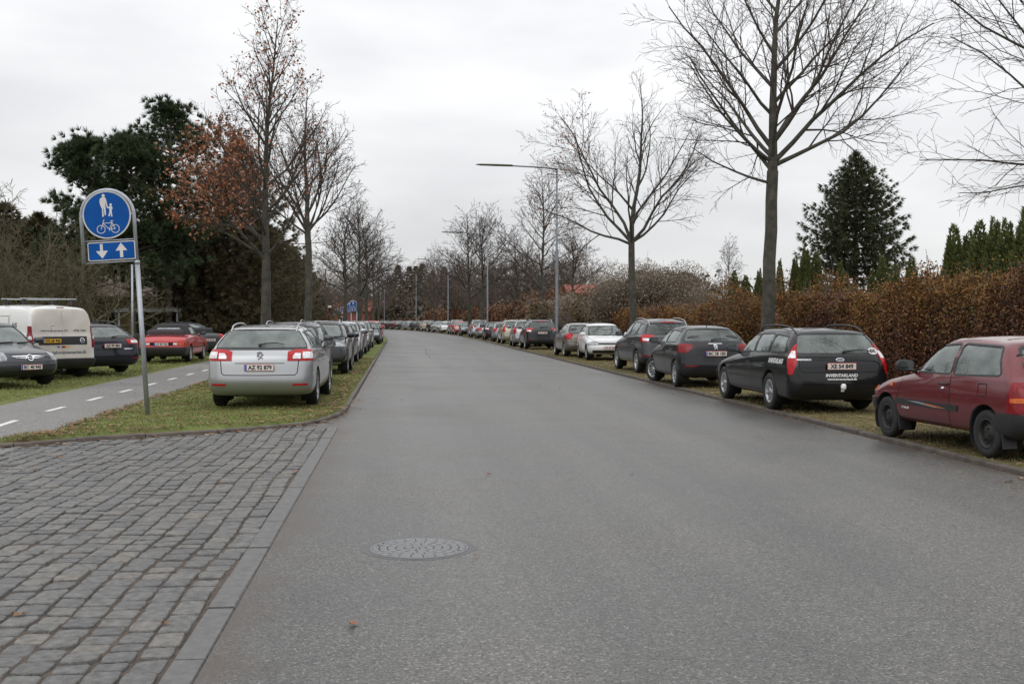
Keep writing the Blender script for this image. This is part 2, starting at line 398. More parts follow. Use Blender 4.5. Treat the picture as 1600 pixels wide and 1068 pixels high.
kr = [P(s, RW + .02).to_2d() for s in range(-8, 330, 2)][::-1]
tag(kerb('right_kerb', kr, .1, .06, .06, M_conc2, 1.0), kind='structure')
# grass strip as triangulated patch
def in_poly(x, y, poly):
    c = False; j = len(poly) - 1
    for i in range(len(poly)):
        xi, yi = poly[i]; xj, yj = poly[j]
        if (yi > y) != (yj > y) and x < (xj - xi) * (y - yi) / (yj - yi) + xi: c = not c
        j = i
    return c
def hmap(x, y): return .02 * math.sin(x * 1.7 + y * .6) * math.sin(y * 1.1 - x * .4) + .012 * math.sin(x * 4.1) * math.sin(y * 3.7)
def patch(name, poly, z, m, step=.35, bump=1.0):
    pts = [Vector(p) for p in poly]; n = len(pts); ed = [(i, (i + 1) % n) for i in range(n)]
    xs = [p.x for p in pts]; ys = [p.y for p in pts]; y = min(ys)
    pl = [(p.x, p.y) for p in pts]; extra = []
    rg = random.Random(1)
    while y < max(ys):
        x = min(xs)
        while x < max(xs):
            q = (x + rg.uniform(-.1, .1), y + rg.uniform(-.1, .1))
            if in_poly(*q, pl): extra.append(Vector(q))
            x += step
        y += step
    vs, es, fs, *_ = delaunay_2d_cdt(pts + extra, ed, [list(range(n))], 1, 1e-5)
    V = [(p.x, p.y, (z + hmap(p.x, p.y) * bump) if i >= n else .035) for i, p in enumerate(vs)]
    me = bpy.data.meshes.new(name); me.from_pydata(V, [], [tuple(f) for f in fs]); me.materials.append(m)
    for p in me.polygons: p.use_smooth = True
    return link(name, me)
pe = lambda s: P(s, -4.0).to_2d()
nearpoly = [p + Vector((-.05, .07)) for p in CK[18:]] + [P(s, -.10).to_2d() for s in (22, 30, 45)] + [P(s, -4.0 + rng.uniform(-.05, .05)).to_2d() for s in np.arange(45, 16.0, -.5)]
nearpoly += [Vector((-6.75, 14.35))]
V1 = tag(patch('verge_grass', nearpoly, .085, M_grass), kind='structure')
strip('verge_grass', 45, 260, -4.0, -.10, .085, .09, M_grass, no=3)
strip('cycle_path', 13.2, 300, -6.4, -3.9, .062, .062, M_path, ds=1, no=3, zf=lambda s, o, z: z if s > 19 else max(.003, .062 - (19 - s) * .02))
strip('verge_grass', 8, 300, -12, -6.32, .115, .05, M_grass, no=6, ds=2, zf=lambda s, o, z: z + (hmap(o, s) * .6 if o < -6.5 else 0))
strip('verge_grass', 8, 300, -70, -12, .12, .115, M_grass, no=12, ds=2, zf=lambda s, o, z: z + hmap(o, s) * .6)
strip('verge_grass', -8, 330, RW + .11, RW + 60, .05, .06, M_grass2, no=12, ds=2, zf=lambda s, o, z: z + hmap(o, s) * .45)
# dashes on the path
s = 14.6
while s < 70:
    strip('path_marking', s, s + 1.0, -5.17, -5.06, .0665, .0665, M_white, ds=.5, no=1, zf=lambda q, o, z: z if q > 19 else z - (19 - q) * .02)
    s += 2.52
# granite band along the asphalt in front of the setts and base of joints
gb = [P(s, .0).to_2d() for s in np.arange(-6, 17.2, .5)]
tag(kerb('granite_edging', gb, .165, .004, .004, M_granite, .95), kind='structure')
base = MB(); ckx = [(p.x, p.y) for p in CK]
base.add([P(-6, -.1, -.014), P(17.6, -.1, -.014), P(17.6, -1.5, -.014)] + [(p.x, p.y + .05, -.014) for p in CK[::-1] if p.y < 17.3] + [(-16, 10, -.014), (-16, -6, -.014)],
         [tuple(range(3 + len([p for p in CK if p.y < 17.3]) + 2))], 0, False)
tag(base.build('paving_joints', M_joint), kind='structure')
def cobbles():
    V = []; F = []; n = 0; rg = random.Random(11)
    top = [(-30, 11.6)] + ckx[:]
    def ymax(x):
        for (xa, ya), (xb, yb) in zip(top, top[1:]):
            if xa <= x <= xb: return ya + (yb - ya) * (x - xa) / (xb - xa + 1e-9)
        return 17.4
    c, sn = math.cos(R(5.8)), math.sin(R(5.8)); row = 0; off = -.172
    ph = [rg.uniform(0, 6.3) for _ in range(8)]
    while off > -13:
        w = rg.uniform(.150, .178); s = 1.5 + rg.uniform(0, .2)
        while s < 19:
            l = rg.choice([.15, .17, .19, .2, .22]) * rg.uniform(.93, 1.07)
            if rg.random() < .04: l *= 1.4
            wave = .018 * math.sin(s * 1.3 + ph[0] + off * .7) + .012 * math.sin(s * 2.9 + ph[1] + off)
            cx = off - w / 2 + wave; cy = s + l / 2
            p = P(cy, cx)
            if p.y < ymax(p.x) - .06 and p.y > 1.2 and p.x < p.y * -.04 and p.x > -p.y * .52 - .4:
                hz = rg.uniform(-.006, .006) + hmap(p.x * 2, p.y * 2) * .25; tx, ty = rg.uniform(-.035, .035), rg.uniform(-.035, .035)
                a, b = (w - .009) / 2, (l - .011) / 2; base_i = n; rot = rg.uniform(-.03, .03)
                ring = []
                for q in range(12):
                    an = 2 * math.pi * q / 12; ex = .30
                    ux = math.copysign(abs(math.cos(an)) ** ex, math.cos(an)); uy = math.copysign(abs(math.sin(an)) ** ex, math.sin(an))
                    j = 1 + rg.uniform(-.085, .035); ring.append((ux * j, uy * j))
                for k_, zz in ((1.0, -.05), (1.0, -.008), (.975, -.002), (.90, .0), (.45, .0012)):
                    for ux, uy in ring:
                        x0, y0 = ux * a * k_, uy * b * k_; x1 = x0 * math.cos(rot) - y0 * math.sin(rot); y1 = x0 * math.sin(rot) + y0 * math.cos(rot)
                        zj = rg.uniform(-.0015, .0015) if k_ < 1 else 0
                        V.append((p.x + x1 * c - y1 * sn, p.y + x1 * sn + y1 * c, zz + hz + x0 * tx + y0 * ty + zj)); n += 1
                for r_ in range(4):
                    for q in range(12): F.append((base_i + r_ * 12 + q, base_i + r_ * 12 + (q + 1) % 12, base_i + r_ * 12 + 12 + (q + 1) % 12, base_i + r_ * 12 + 12 + q))
                F.append(tuple(base_i + 48 + q for q in range(12)))
            s += l
        off -= w + .006; row += 1
    me = bpy.data.meshes.new('sett_paving'); me.from_pydata(V, [], F); me.materials.append(M_sett)
    for p in me.polygons: p.use_smooth = True
    return tag(link('sett_paving', me), kind='structure')
cobbles()
# weak tar seam across the road and a long crack
mb = MB()
M_tar = mat('tar_seam', (.05, .05, .05), .4, var=.3)
for (s_, o0, o1) in ((36.5, .1, 5.2),):
    pts = [P(s_ + .06 * math.sin(i * 1.3), o0 + (o1 - o0) * i / 30, .0035) for i in range(31)]
    for a, b in zip(pts, pts[1:]): mb.add([a, b, b + Vector((0, .05, 0)), a + Vector((0, .05, 0))], [(0, 1, 2, 3)])
tag(mb.build('tar_joint', M_tar), kind='structure')
M_crack = mat('asphalt_crack', (.035, .033, .03), .8, var=.3)
def crack(s0, o0, s1, o1, w, sd, name='asphalt_crack', m=None):
    rg = random.Random(sd); mb = MB(); n = 46; o = 0; P0 = []
    for i in range(n + 1):
        t = i / n; o += rg.gauss(0, .022); P0.append((P(s0 + (s1 - s0) * t + rg.gauss(0, .012), o0 + (o1 - o0) * t + o, .0022), w * rg.uniform(.3, 1.3) * min(1, 6 * t, 6 * (1 - t) + .1)))
    V = []
    for i, (p, ww) in enumerate(P0):
        d = (P0[min(n, i + 1)][0] - P0[max(0, i - 1)][0]).normalized(); q = Vector((-d.y, d.x, 0)) * ww / 2; V += [p - q, p + q]
    mb.add(V, [(2 * i, 2 * i + 1, 2 * i + 3, 2 * i + 2) for i in range(n)], 0, False); return tag(mb.build(name, m or M_crack), kind='structure')
crack(45, 2.2, 70, 2.6, .03, 6)

# ------------------------------------------------------------------ manhole cover
def manhole():
    x, y = at(655, 856); root = empty('manhole_cover', (x, y, 0), R(12)); tag(root, 'round cast iron manhole cover with ring and spoke grooves sunk in the grey asphalt', 'manhole cover')
    m = MB(); rg0 = random.Random(4); k0 = 40; V0 = [(0, 0, .0012)] + [((.40 + rg0.uniform(-.012, .03)) * math.cos(2 * math.pi * i / k0), (.40 + rg0.uniform(-.012, .03)) * math.sin(2 * math.pi * i / k0), .0012) for i in range(k0)]
    m.add(V0, [(0, i + 1, (i + 1) % k0 + 1) for i in range(k0)]); m.build('tar_collar', M_tar, root)
    r = .345; m = MB(); m.lathe([(0, .002), (r - .01, .002), (r - .01, -.03)], 64)
    m.build('cover_base', M_irond, root)
    m = MB(); m.lathe([(r - .012, -.02), (r - .012, .005), (r + .006, .006), (r + .008, -.02)], 64); m.build('frame_ring', M_iron, root)
    m = MB(); rg = random.Random(2)
    rings = [(.0, .05, 4), (.055, .105, 6), (.110, .165, 12), (.170, .225, 16), (.230, .283, 20), (.288, .332, 24)]
    for ri, (r0, r1, k) in enumerate(rings):
        of = .15 * ri
        for i in range(k):
            a0 = 2 * math.pi * i / k + of + .006 / max(r0, .02) * .5; a1 = 2 * math.pi * (i + 1) / k + of - .006 / max(r0, .02) * .5; q = 5
            V = []
            for j in range(q + 1):
                a = a0 + (a1 - a0) * j / q
                for rr, zz in ((r0, .002), (r0 + .003, .0065), (r1 - .003, .0065), (r1, .002)): V.append((rr * math.cos(a), rr * math.sin(a), zz))
            F = [(j * 4 + t, j * 4 + t + 1, j * 4 + 5 + t, j * 4 + 4 + t) for j in range(q) for t in range(3)] + [(0, 1, 2, 3), (q * 4 + 3, q * 4 + 2, q * 4 + 1, q * 4)]
            m.add(V, F, 0, False)
    m.build('cover_plate', M_iron, root)
    m = MB()
    for a in (R(-32), R(140), R(155)): m = MB(); m.lathe([(0, .0072), (.012, .0072), (.013, .004)], 10, c=(.31 * math.cos(a), .31 * math.sin(a), 0)); m.build('lifting_hole', M_dark, root)
manhole()
# ================================================================== car builder (x forward, y left, z up; origin on the ground under the middle)
def car_rows(T):
    a = T['L'] / 2; w = T['W'] / 2; H = T['H']; gc = T.get('gc', .19) + .045; hz = T['hz']; zb = T['zb']; zc = T['zc']; xc = T['xc']; xw = T['xw']
    xrb = T['xrb']; zrb = T.get('zrb', zb); xrt = T['xrt']; zrt = T['zrt']; wt = T.get('wt', .70); cr = T.get('cr', .30); cf = T.get('cf', .42)
    bl = T.get('bl', .965); x6 = T.get('x6', (-a + xrb) / 2 if xrb > -a + .3 else -a + .10); z6 = T.get('z6', zrb - .07)
    x5 = T.get('x5', -a + .06)
    # xr, zr(centre), xf, zf(centre), half width, side z rear, side z front, corner rear, corner front, arch
    rows = [(-a + .30, gc, a - .32, gc, w * .80, gc, gc, cr, cf, 0),
            (-a + .13, gc + .02, a - .16, gc + .02, w * .93, gc + .015, gc + .015, cr, cf, 0),
            (-a + .03, gc + .13, a - .04, gc + .12, w * .98, gc + .10, gc + .10, cr, cf, 0),
            (-a, .50, a, .47, w, .48, .46, cr, cf, 0),
            (-a + .03, .64, a - .03, .60, w, .62, .58, cr * .95, cf, .015),
            (x5, min(.84, z6 - .10), a - .12, hz, w * .992, .82 if zb > .9 else .76, hz - .03, cr * .85, cf * 1.05, .03),
            (x6, z6, a - T.get('hs', .48), hz + (zc - hz) * .42 + .03, w * .975, zb - .07, hz + (zc - hz) * .35, cr * .8, cf * 1.15, .03),
            (xrb, zrb, xc, zc, w * bl, zb, zc - .03, T.get('crg', cr * .75), .42, .012),
            (xrb + (xrt - xrb) * .10, zrb + (zrt - zrb) * .10, xc - (xc - xw) * .09, zc + (H - zc) * .09, w * (bl - .025), zb + .035, zc + .01, T.get('crg', cr * .75), .40, .012),
            (xrb + (xrt - xrb) * .50, zrb + (zrt - zrb) * .53, xc - (xc - xw) * .50, zc + (H - .05 - zc) * .53, w * (bl * .45 + wt * .55 + .035), zb + (zrt - zb) * .5, zc + (H - zc) * .5, T.get('crt', .26), .34, .02),
            (xrt, zrt, xw, H - .055, w * wt, zrt - .05, H - .09, .24, .28, .03),
            (xrt + .07, zrt + .022, xw - .10, H - .02, w * (wt - .09), zrt + .005, H - .035, .24, .28, .02),
            (xrt + .45, zrt + (H - zrt) * .55 + .03, xw - .40, H - .004, w * .34, zrt + (H - zrt) * .4 + .02, H - .006, .15, .15, .018)]
    return rows
def half_loop(row, T, bow):
    xr, zr, xf, zf, w, zsr, zsf, cr, cf, arch = row; br, bf = bow
    cr = min(cr, w * .6); cf = min(cf, w * .75); pts = []
    xr_e, xf_e = xr + cr, xf - cf
    def sidez(x):
        t = (x - xr_e) / max(.01, xf_e - xr_e); t2 = max(0, min(1, t)); return zsr + (zsf - zsr) * t2 + arch * 4 * t2 * (1 - t2)
    yb = w - cr
    for y in (0, yb * .5, yb): pts.append((xr + br * (y / w) ** 2 * 1.0, y, zr + (zsr - zr) * .6 * (y / w) ** 2))
    x0 = xr + br * (yb / w) ** 2
    for an in (30, 62): pts.append((x0 + (xr_e - x0) * (1 - math.cos(R(an))), yb + cr * math.sin(R(an)), zr + (zsr - zr) * (.6 * (yb / w) ** 2 + (1 - .6 * (yb / w) ** 2) * an / 90)))
    n = 10
    for i in range(n + 1):
        x = xr_e + (xf_e - xr_e) * i / n
        pinch = 1 - .035 * ((x - (xr_e + xf_e) / 2) / ((xf_e - xr_e) / 2)) ** 2 * T.get('pinch', 1)
        pts.append((x, w * pinch, sidez(x)))
    yf = w - cf; x1 = xf - bf * (yf / w) ** 2
    for an in (62, 30): pts.append((x1 - (x1 - xf_e) * (1 - math.cos(R(an))), (yf + (w * (1 - .035 * T.get('pinch', 1)) - yf) * math.sin(R(an))), zf + (zsf - zf) * (.6 * (yf / w) ** 2 + (1 - .6 * (yf / w) ** 2) * an / 90)))
    for y in (yf, yf * .5, 0): pts.append((xf - bf * (y / w) ** 2, y, zf + (zsf - zf) * .6 * (y / w) ** 2))
    return pts
def shell_mesh(T, sub=2):
    rows = car_rows(T); nr = len(rows); bm = bmesh.new(); rings = []
    bows = [(.03, .10)] * 2 + [(.04, .14)] * 3 + [(.05, .18), (.05, .22), (.05, .16), (.06, .16), (.07, .14), (.08, .12), (.06, .08), (.02, .03)]
    if T.get('flatrear'): bows = [(.015, b[1]) for b in bows]
    for row, bow in zip(rows, bows):
        h = half_loop(row, T, bow); m = [(x, -y, z) for x, y, z in h[1:-1]][::-1]
        rings.append([bm.verts.new(p) for p in h + m])
    n = len(rings[0]); H = len(h)
    for i in range(nr - 1):
        for j in range(n): bm.faces.new((rings[i][j], rings[i][(j + 1) % n], rings[i + 1][(j + 1) % n], rings[i + 1][j]))
    for r_, flip in ((rings[0], 1), (rings[-1], 0)):
        L_ = r_[:H]; M_ = [r_[0]] + r_[H:][::-1] + [r_[H - 1]]
        for j in range(H - 1):
            q = [L_[j], L_[j + 1], M_[j + 1], M_[j]]; u = []
            for v in q:
                if v not in u: u.append(v)
            if len(u) > 2: bm.faces.new(u if flip else u[::-1])
    bmesh.ops.recalc_face_normals(bm, faces=bm.faces)
    me = bpy.data.meshes.new('tmp'); bm.to_mesh(me); bm.free()
    o = bpy.data.objects.new('tmp', me); COL.objects.link(o); md = o.modifiers.new('s', 'SUBSURF'); md.levels = sub; md.render_levels = sub
    dg = bpy.context.evaluated_depsgraph_get(); out = bpy.data.meshes.new_from_object(o.evaluated_get(dg)); bpy.data.objects.remove(o)
    for p in out.polygons: p.use_smooth = True
    return out
def boolean(me, cutters):
    for c in cutters:
        o = bpy.data.objects.new('b', me); COL.objects.link(o); q = bpy.data.objects.new('c', c); COL.objects.link(q)
        md = o.modifiers.new('b', 'BOOLEAN'); md.operation = 'DIFFERENCE'; md.solver = 'EXACT'; md.object = q
        dg = bpy.context.evaluated_depsgraph_get(); me2 = bpy.data.meshes.new_from_object(o.evaluated_get(dg))
        bpy.data.objects.remove(o); bpy.data.objects.remove(q); me = me2
    return me
def rounded(poly, r, n=3):
    out = []; k = len(poly)
    for i in range(k):
        p0, p, p1 = (Vector(poly[(i + d) % k]) for d in (-1, 0, 1)); a = p0 - p; b = p1 - p
        rr = min(r, a.length * .4, b.length * .4); a.normalize(); b.normalize(); A = p + a * rr; B = p + b * rr
        for j in range(n + 1):
            t = j / n; out.append((A * (1 - t) ** 2 + p * 2 * t * (1 - t) + B * t * t)[:])
    return out
def offset_poly(poly, d):
    k = len(poly); area = sum(poly[i][0] * poly[(i + 1) % k][1] - poly[(i + 1) % k][0] * poly[i][1] for i in range(k)); sg = 1 if area > 0 else -1; out = []
    for i in range(k):
        p0, p, p1 = (Vector(poly[(i + e) % k]) for e in (-1, 0, 1)); t = (p1 - p0); t = t.normalized() if t.length > 1e-9 else Vector((1, 0))
        out.append((p.x + t.y * d * sg, p.y - t.x * d * sg))
    return out
def clip_x(poly, x0, x1):
    def cl(pl, f, ip):
        out = []
        for i in range(len(pl)):
            a, b = pl[i], pl[(i + 1) % len(pl)]
            if f(a): out.append(a)
            if f(a) != f(b): out.append(ip(a, b))
        return out
    def ipx(X): return lambda a, b: (X, a[1] + (b[1] - a[1]) * (X - a[0]) / (b[0] - a[0]))
    poly = cl(poly, lambda p: p[0] >= x0, ipx(x0)); return cl(poly, lambda p: p[0] <= x1, ipx(x1))
def prism(mb, poly, view, lo, hi):
    k = len(poly); f = (lambda u, v, w_: (u, w_, v)) if view == 'side' else (lambda u, v, w_: (w_, u, v))
    vs = [f(u, v, lo) for u, v in poly] + [f(u, v, hi) for u, v in poly]
    mb.add(vs, [tuple(range(k)), tuple(range(2 * k - 1, k - 1, -1))] + [(i, i + k, (i + 1) % k + k, (i + 1) % k) for i in range(k)], 0, False)
def fixn(me):
    bm = bmesh.new(); bm.from_mesh(me); bmesh.ops.recalc_face_normals(bm, faces=bm.faces); bm.to_mesh(me); bm.free(); return me
class Proj:
    def __init__(s, me):
        s.me = me; s.bvh = BVHTree.FromPolygons([v.co.copy() for v in me.vertices], [p.vertices[:] for p in me.polygons]); s.vn = [v.normal.copy() for v in me.vertices]
    def smooth_n(s, fi, loc):
        p = s.me.polygons[fi]; n = Vector(); 
        for v in p.vertices: n += s.vn[v] / ((s.me.vertices[v].co - loc).length + 1e-4)
        return n.normalized()
    def cast(s, u, v, view):
        o, d = {'L': (Vector((u, 4, v)), Vector((0, -1, 0))), 'R': (Vector((u, -4, v)), Vector((0, 1, 0))), 'B': (Vector((-6, u, v)), Vector((1, 0, 0))),
                'F': (Vector((6, u, v)), Vector((-1, 0, 0))), 'T': (Vector((u, v, 5)), Vector((0, 0, -1)))}[view]
        l, n, i, _ = s.bvh.ray_cast(o, d)
        if l is None:
            q = {'L': (u, .8, v), 'R': (u, -.8, v), 'B': (-2.2, u, v), 'F': (2.2, u, v), 'T': (u, v, 1.5)}[view]
            l, n, i, _ = s.bvh.find_nearest(Vector(q))
        return l, s.smooth_n(i, l)
    def panel(s, mb, poly, view, off, m=0, skirt=0, hole=None, res=.09):
        def dens(pl):
            out = []
            for i in range(len(pl)):
                a, b = Vector(pl[i]), Vector(pl[(i + 1) % len(pl)]); k = max(1, int((b - a).length / res))
                for j in range(k): out.append(a.lerp(b, j / k))
            return out
        A = dens(poly); n = len(A); pts = A[:]; ed = [(i, (i + 1) % n) for i in range(n)]; B = []
        if hole: B = dens(hole); ed += [(n + i, n + (i + 1) % len(B)) for i in range(len(B))]; pts += B
        pa = [(p.x, p.y) for p in A]; x0, x1 = min(p[0] for p in pa), max(p[0] for p in pa); y0, y1 = min(p[1] for p in pa), max(p[1] for p in pa)
        if not hole:
            x = x0 + res
            while x < x1:
                y = y0 + res
                while y < y1:
                    if in_poly(x, y, pa): pts.append(Vector((x, y)))
                    y += res
                x += res
        vs, _, fs, *_ = delaunay_2d_cdt(pts, ed, [], 1 if hole else 1, 1e-5) if hole else delaunay_2d_cdt(pts, ed, [list(range(n))], 1, 1e-5)
        if hole:
            pb = [(p.x, p.y) for p in B]; F2 = []
            for f in fs:
                c = sum((vs[i] for i in f), Vector((0, 0))) / len(f)
                if in_poly(c.x, c.y, pa) and not in_poly(c.x, c.y, pb): F2.append(f)
            fs = F2
        V = []; IN = []
        for p in vs:
            l, nn = s.cast(p.x, p.y, view); V.append(l + nn * off); IN.append(l - nn * .02)
        out = {'L': (0, 1, 0), 'R': (0, -1, 0), 'B': (-1, 0, 0), 'F': (1, 0, 0), 'T': (0, 0, 1)}[view]; F = []
        for f in fs:
            nn = (V[f[1]] - V[f[0]]).cross(V[f[2]] - V[f[0]]); F.append(tuple(f) if nn.dot(Vector(out)) > 0 else tuple(f)[::-1])
        mb.add(V, F, m)
        if skirt:
            cnt = {}
            for f in F:
                for i in range(len(f)): e = (f[i], f[(i + 1) % len(f)]); cnt[e] = cnt.get(e, 0) + 1
            be = [e for e in cnt if (e[1], e[0]) not in cnt]; SV = []; SF = []
            for a, b in be: k = len(SV); SV += [V[b], V[a], IN[a], IN[b]]; SF.append((k, k + 1, k + 2, k + 3))
            mb.add(SV, SF, m, False)
    def line(s, mb, pts, view, w=.012, off=.0025, m=0):
        """thin strip following a polyline on the body (panel gaps)"""
        pts = [Vector(p) for p in pts]; D = []
        for a, b in zip(pts, pts[1:]):
            k = max(1, int((b - a).length / .06)); D += [a.lerp(b, j / k) for j in range(k)]
        D.append(pts[-1]); V = []
        for i, p in enumerate(D):
            t = (D[min(i + 1, len(D) - 1)] - D[max(0, i - 1)]).normalized(); nn = Vector((-t.y, t.x)) * w / 2
            for q in (p - nn, p + nn): l, n2 = s.cast(q.x, q.y, view); V.append(l + n2 * off)
        mb.add(V, [(2 * i, 2 * i + 1, 2 * i + 3, 2 * i + 2) for i in range(len(D) - 1)], m)
    def wrap(s, mb, planes, off=.006, m=0, skirt=True, mirror=False):
        """skin patch of the body cut out by planes, standing proud by off"""
        bm = bmesh.new(); bm.from_mesh(s.me)
        for co, no in planes:
            bmesh.ops.bisect_plane(bm, geom=bm.verts[:] + bm.edges[:] + bm.faces[:], plane_co=co, plane_no=no, clear_outer=True, dist=1e-5)
        if not bm.faces: bm.free(); return
        bm.normal_update(); bm.verts.ensure_lookup_table(); V = []; IN = []
        for v in bm.verts:
            l, n, i, _ = s.bvh.find_nearest(v.co); n = s.smooth_n(i, v.co); V.append(v.co + n * off); IN.append(v.co - n * .02)
        F = [tuple(v.index for v in f.verts) for f in bm.faces]
        bm.verts.index_update(); F = [tuple(v.index for v in f.verts) for f in bm.faces]
        SE = [(e.verts[0].index, e.verts[1].index, e.link_loops[0].vert.index) for e in bm.edges if len(e.link_faces) == 1]
        for mi in ((1, -1) if mirror else (1,)):
            f_ = lambda p: (p.x, p.y * mi, p.z)
            mb.add([f_(p) for p in V], [f if mi == 1 else f[::-1] for f in F], m)
            if skirt:
                SV = []; SF = []
                for a, b, c in SE:
                    if c != a: a, b = b, a
                    k = len(SV); SV += [f_(V[b]), f_(V[a]), f_(IN[a]), f_(IN[b])]; SF.append((k, k + 1, k + 2, k + 3) if mi == 1 else (k + 3, k + 2, k + 1, k))
                mb.add(SV, SF, m, False)
        bm.free()
def bx(x0=None, x1=None, y0=None, y1=None, z0=None, z1=None, extra=()):
    P_ = []
    if x0 is not None: P_.append(((x0, 0, 0), (-1, 0, 0)))
    if x1 is not None: P_.append(((x1, 0, 0), (1, 0, 0)))
    if y0 is not None: P_.append(((0, y0, 0), (0, -1, 0)))
    if y1 is not None: P_.append(((0, y1, 0), (0, 1, 0)))
    if z0 is not None: P_.append(((0, 0, z0), (0, 0, -1)))
    if z1 is not None: P_.append(((0, 0, z1), (0, 0, 1)))
    return P_ + list(extra)
# ---- lettering
TXT = {}
def text_mesh(t, size, ext=.001, shear=0, align='CENTER', space=1.0, bold=0.0):
    key = (t, size, shear)
    c = bpy.data.curves.new('t', 'FONT'); c.body = t; c.size = size; c.extrude = ext; c.offset = bold; c.shear = shear; c.align_x = align; c.align_y = 'CENTER'; c.space_character = space; c.resolution_u = 3
    o = bpy.data.objects.new('t', c); COL.objects.link(o); dg = bpy.context.evaluated_depsgraph_get()
    me = bpy.data.meshes.new_from_object(o.evaluated_get(dg)); bpy.data.objects.remove(o); return me
def text_obj(name, t, size, m, parent, loc, face='B', shear=0, ext=.001, yaw=0, tilt=0, width=None, bold=0):
    me = text_mesh(t, size, ext, shear, bold=.0035)
    if width:
        xs = [v.co.x for v in me.vertices]; k = width / (max(xs) - min(xs)); me.transform(Matrix.Diagonal((k, 1, 1, 1)))
    # text in xy plane -> upright; B: read from behind the car (viewer looks +x): right = -y
    B = {'B': Matrix(((0, 0, -1), (-1, 0, 0), (0, 1, 0))), 'F': Matrix(((0, 0, 1), (1, 0, 0), (0, 1, 0))), 'L': Matrix(((-1, 0, 0), (0, 0, 1), (0, 1, 0))), 'R': Matrix(((1, 0, 0), (0, 0, -1), (0, 1, 0))), 'C': Matrix(((1, 0, 0), (0, 0, -1), (0, 1, 0)))}[face]
    Mt = B.to_4x4()
    if tilt: Mt = Matrix.Rotation(tilt, 4, 'Y' if face in 'BF' else 'X') @ Mt
    if yaw: Mt = Matrix.Rotation(yaw, 4, 'Z') @ Mt
    me.transform(Mt); me.materials.clear(); me.materials.append(m)
    return link(name, me, parent, loc)
# ---- wheels
WM = {}
def wheel_meshes(style, Rr, tw=.20):
    key = (style, Rr)
    if key in WM: return WM[key]
    rr = Rr * (.66 if style not in ('steel', 'cap') else .62)
    t = MB(); h = tw / 2
    t.lathe([(rr - .01, -h * .8), (rr + .02, -h * .95), (Rr - .035, -h), (Rr - .008, -h * .82), (Rr, -h * .5), (Rr, h * .5), (Rr - .008, h * .82), (Rr - .035, h), (rr + .02, h * .95), (rr - .01, h * .8)], 36, axis='y')
    r_ = MB(); m0, m1 = 0, 1
    r_.lathe([(rr + .004, h * .78), (rr + .004, h * .9), (rr - .012, h * .9), (rr - .03, h * .55), (rr - .035, -h * .5)], 36, m0, axis='y')
    r_.lathe([(rr - .034, -h * .2), (0, -h * .2)], 24, m1, axis='y')
    if style == 'steel':
        r_.lathe([(rr - .012, h * .5), (rr * .86, h * .35), (rr * .62, h * .3), (rr * .5, h * .62), (rr * .3, h * .72), (.0, h * .72)], 36, m0, axis='y')
        for i in range(12):
            a = 2 * math.pi * i / 12; r_.lathe([(.018, 0), (.0, .0)], 8, m1, axis='y', c=(rr * .74 * math.cos(a), h * .36, rr * .74 * math.sin(a)))
        for i in range(4):
            a = 2 * math.pi * i / 4 + .5; r_.lathe([(.011, -.01), (.011, .014), (0, .016)], 6, m1, axis='y', c=(rr * .36 * math.cos(a), h * .72, rr * .36 * math.sin(a)))
        mats = [M_steelw, M_dark]
    else:
        k = {'ten': 10, 'five': 5, 'cap': 7, 'six': 6, 'turbo': 16}[style]; sp = {'ten': .16, 'five': .30, 'cap': .36, 'six': .30, 'turbo': .1}[style]
        hub = rr * .24; r_.lathe([(hub * 1.25, h * .45), (hub * 1.1, h * .72), (hub * .6, h * .80), (0, h * .8)], 20, m0, axis='y')
        for i in range(k):
            a = 2 * math.pi * i / k; V = []
            for rad, wd, yy in ((hub * .9, sp * .75, h * .70), (rr * .6, sp * .5, h * .74), (rr - .016, sp * .62, h * .84)):
                wd = max(wd * hub if rad < rr * .5 else wd * rad * (.55 if style != 'five' else .4), .012)
                for sgn, dy in ((-1, -.03), (-1, 0), (1, 0), (1, -.03)):
                    ta = Vector((-math.sin(a), 0, math.cos(a))); V.append(Vector((math.cos(a) * rad, yy + dy, math.sin(a) * rad)) + ta * sgn * wd)
            F = [(b * 4 + j, b * 4 + j + 1, b * 4 + 5 + j, b * 4 + 4 + j) for b in range(2) for j in range(3)] + [(3, 2, 1, 0), (8, 9, 10, 11)]
            r_.add(V, F, m0, False)
        mats = [M_alloyd if style == 'ten' and False else M_alloy, M_dark]
    a = t.mesh('wheel', [M_tyre]); b = r_.mesh('rim', mats); fixn(a); WM[key] = (a, b); return WM[key]

def plate_parts(root, x, z, face, txt, kind='eu', y=0, tilt=0, w=.50, h=.115):
    sg = -1 if face == 'B' else 1; m = MB(); rot = Matrix.Rotation(tilt, 3, 'Y')
    m.box((0, 0, 0), (.012, w, h), 0, rot=rot, bev=.003)
    pm = {'eu': M_plate, 'dk': M_plate, 'yellow': M_platey}[kind]
    o = m.build('number_plate', M_plred if kind != 'yellow' else M_black, root, (x, y, z))
    m = MB(); m.box(rot @ Vector((sg * .0075, 0, 0)), (.002, w - .014, h - .014), 0, rot=rot); m.build('plate_face', pm, o)
    lx = 0
    if kind in ('eu', 'yellow'):
        m = MB(); m.box(rot @ Vector((sg * .0095, -sg * (-w / 2 + .026) if face == 'F' else (w / 2 - .026), 0)), (.002, .036, h - .018), 0, rot=rot); 
        if face == 'F': m = MB(); m.box(rot @ Vector((sg * .0095, -(w / 2 - .026), 0)), (.002, .036, h - .018), 0, rot=rot)
        m.build('plate_band', M_plateb, o); lx = -.018 if face == 'B' else .018
    text_obj('plate_lettering', txt, .098, M_ink, o, tuple(rot @ Vector((sg * .0098, lx, -.002))), face, width=.40, tilt=tilt)
    return o
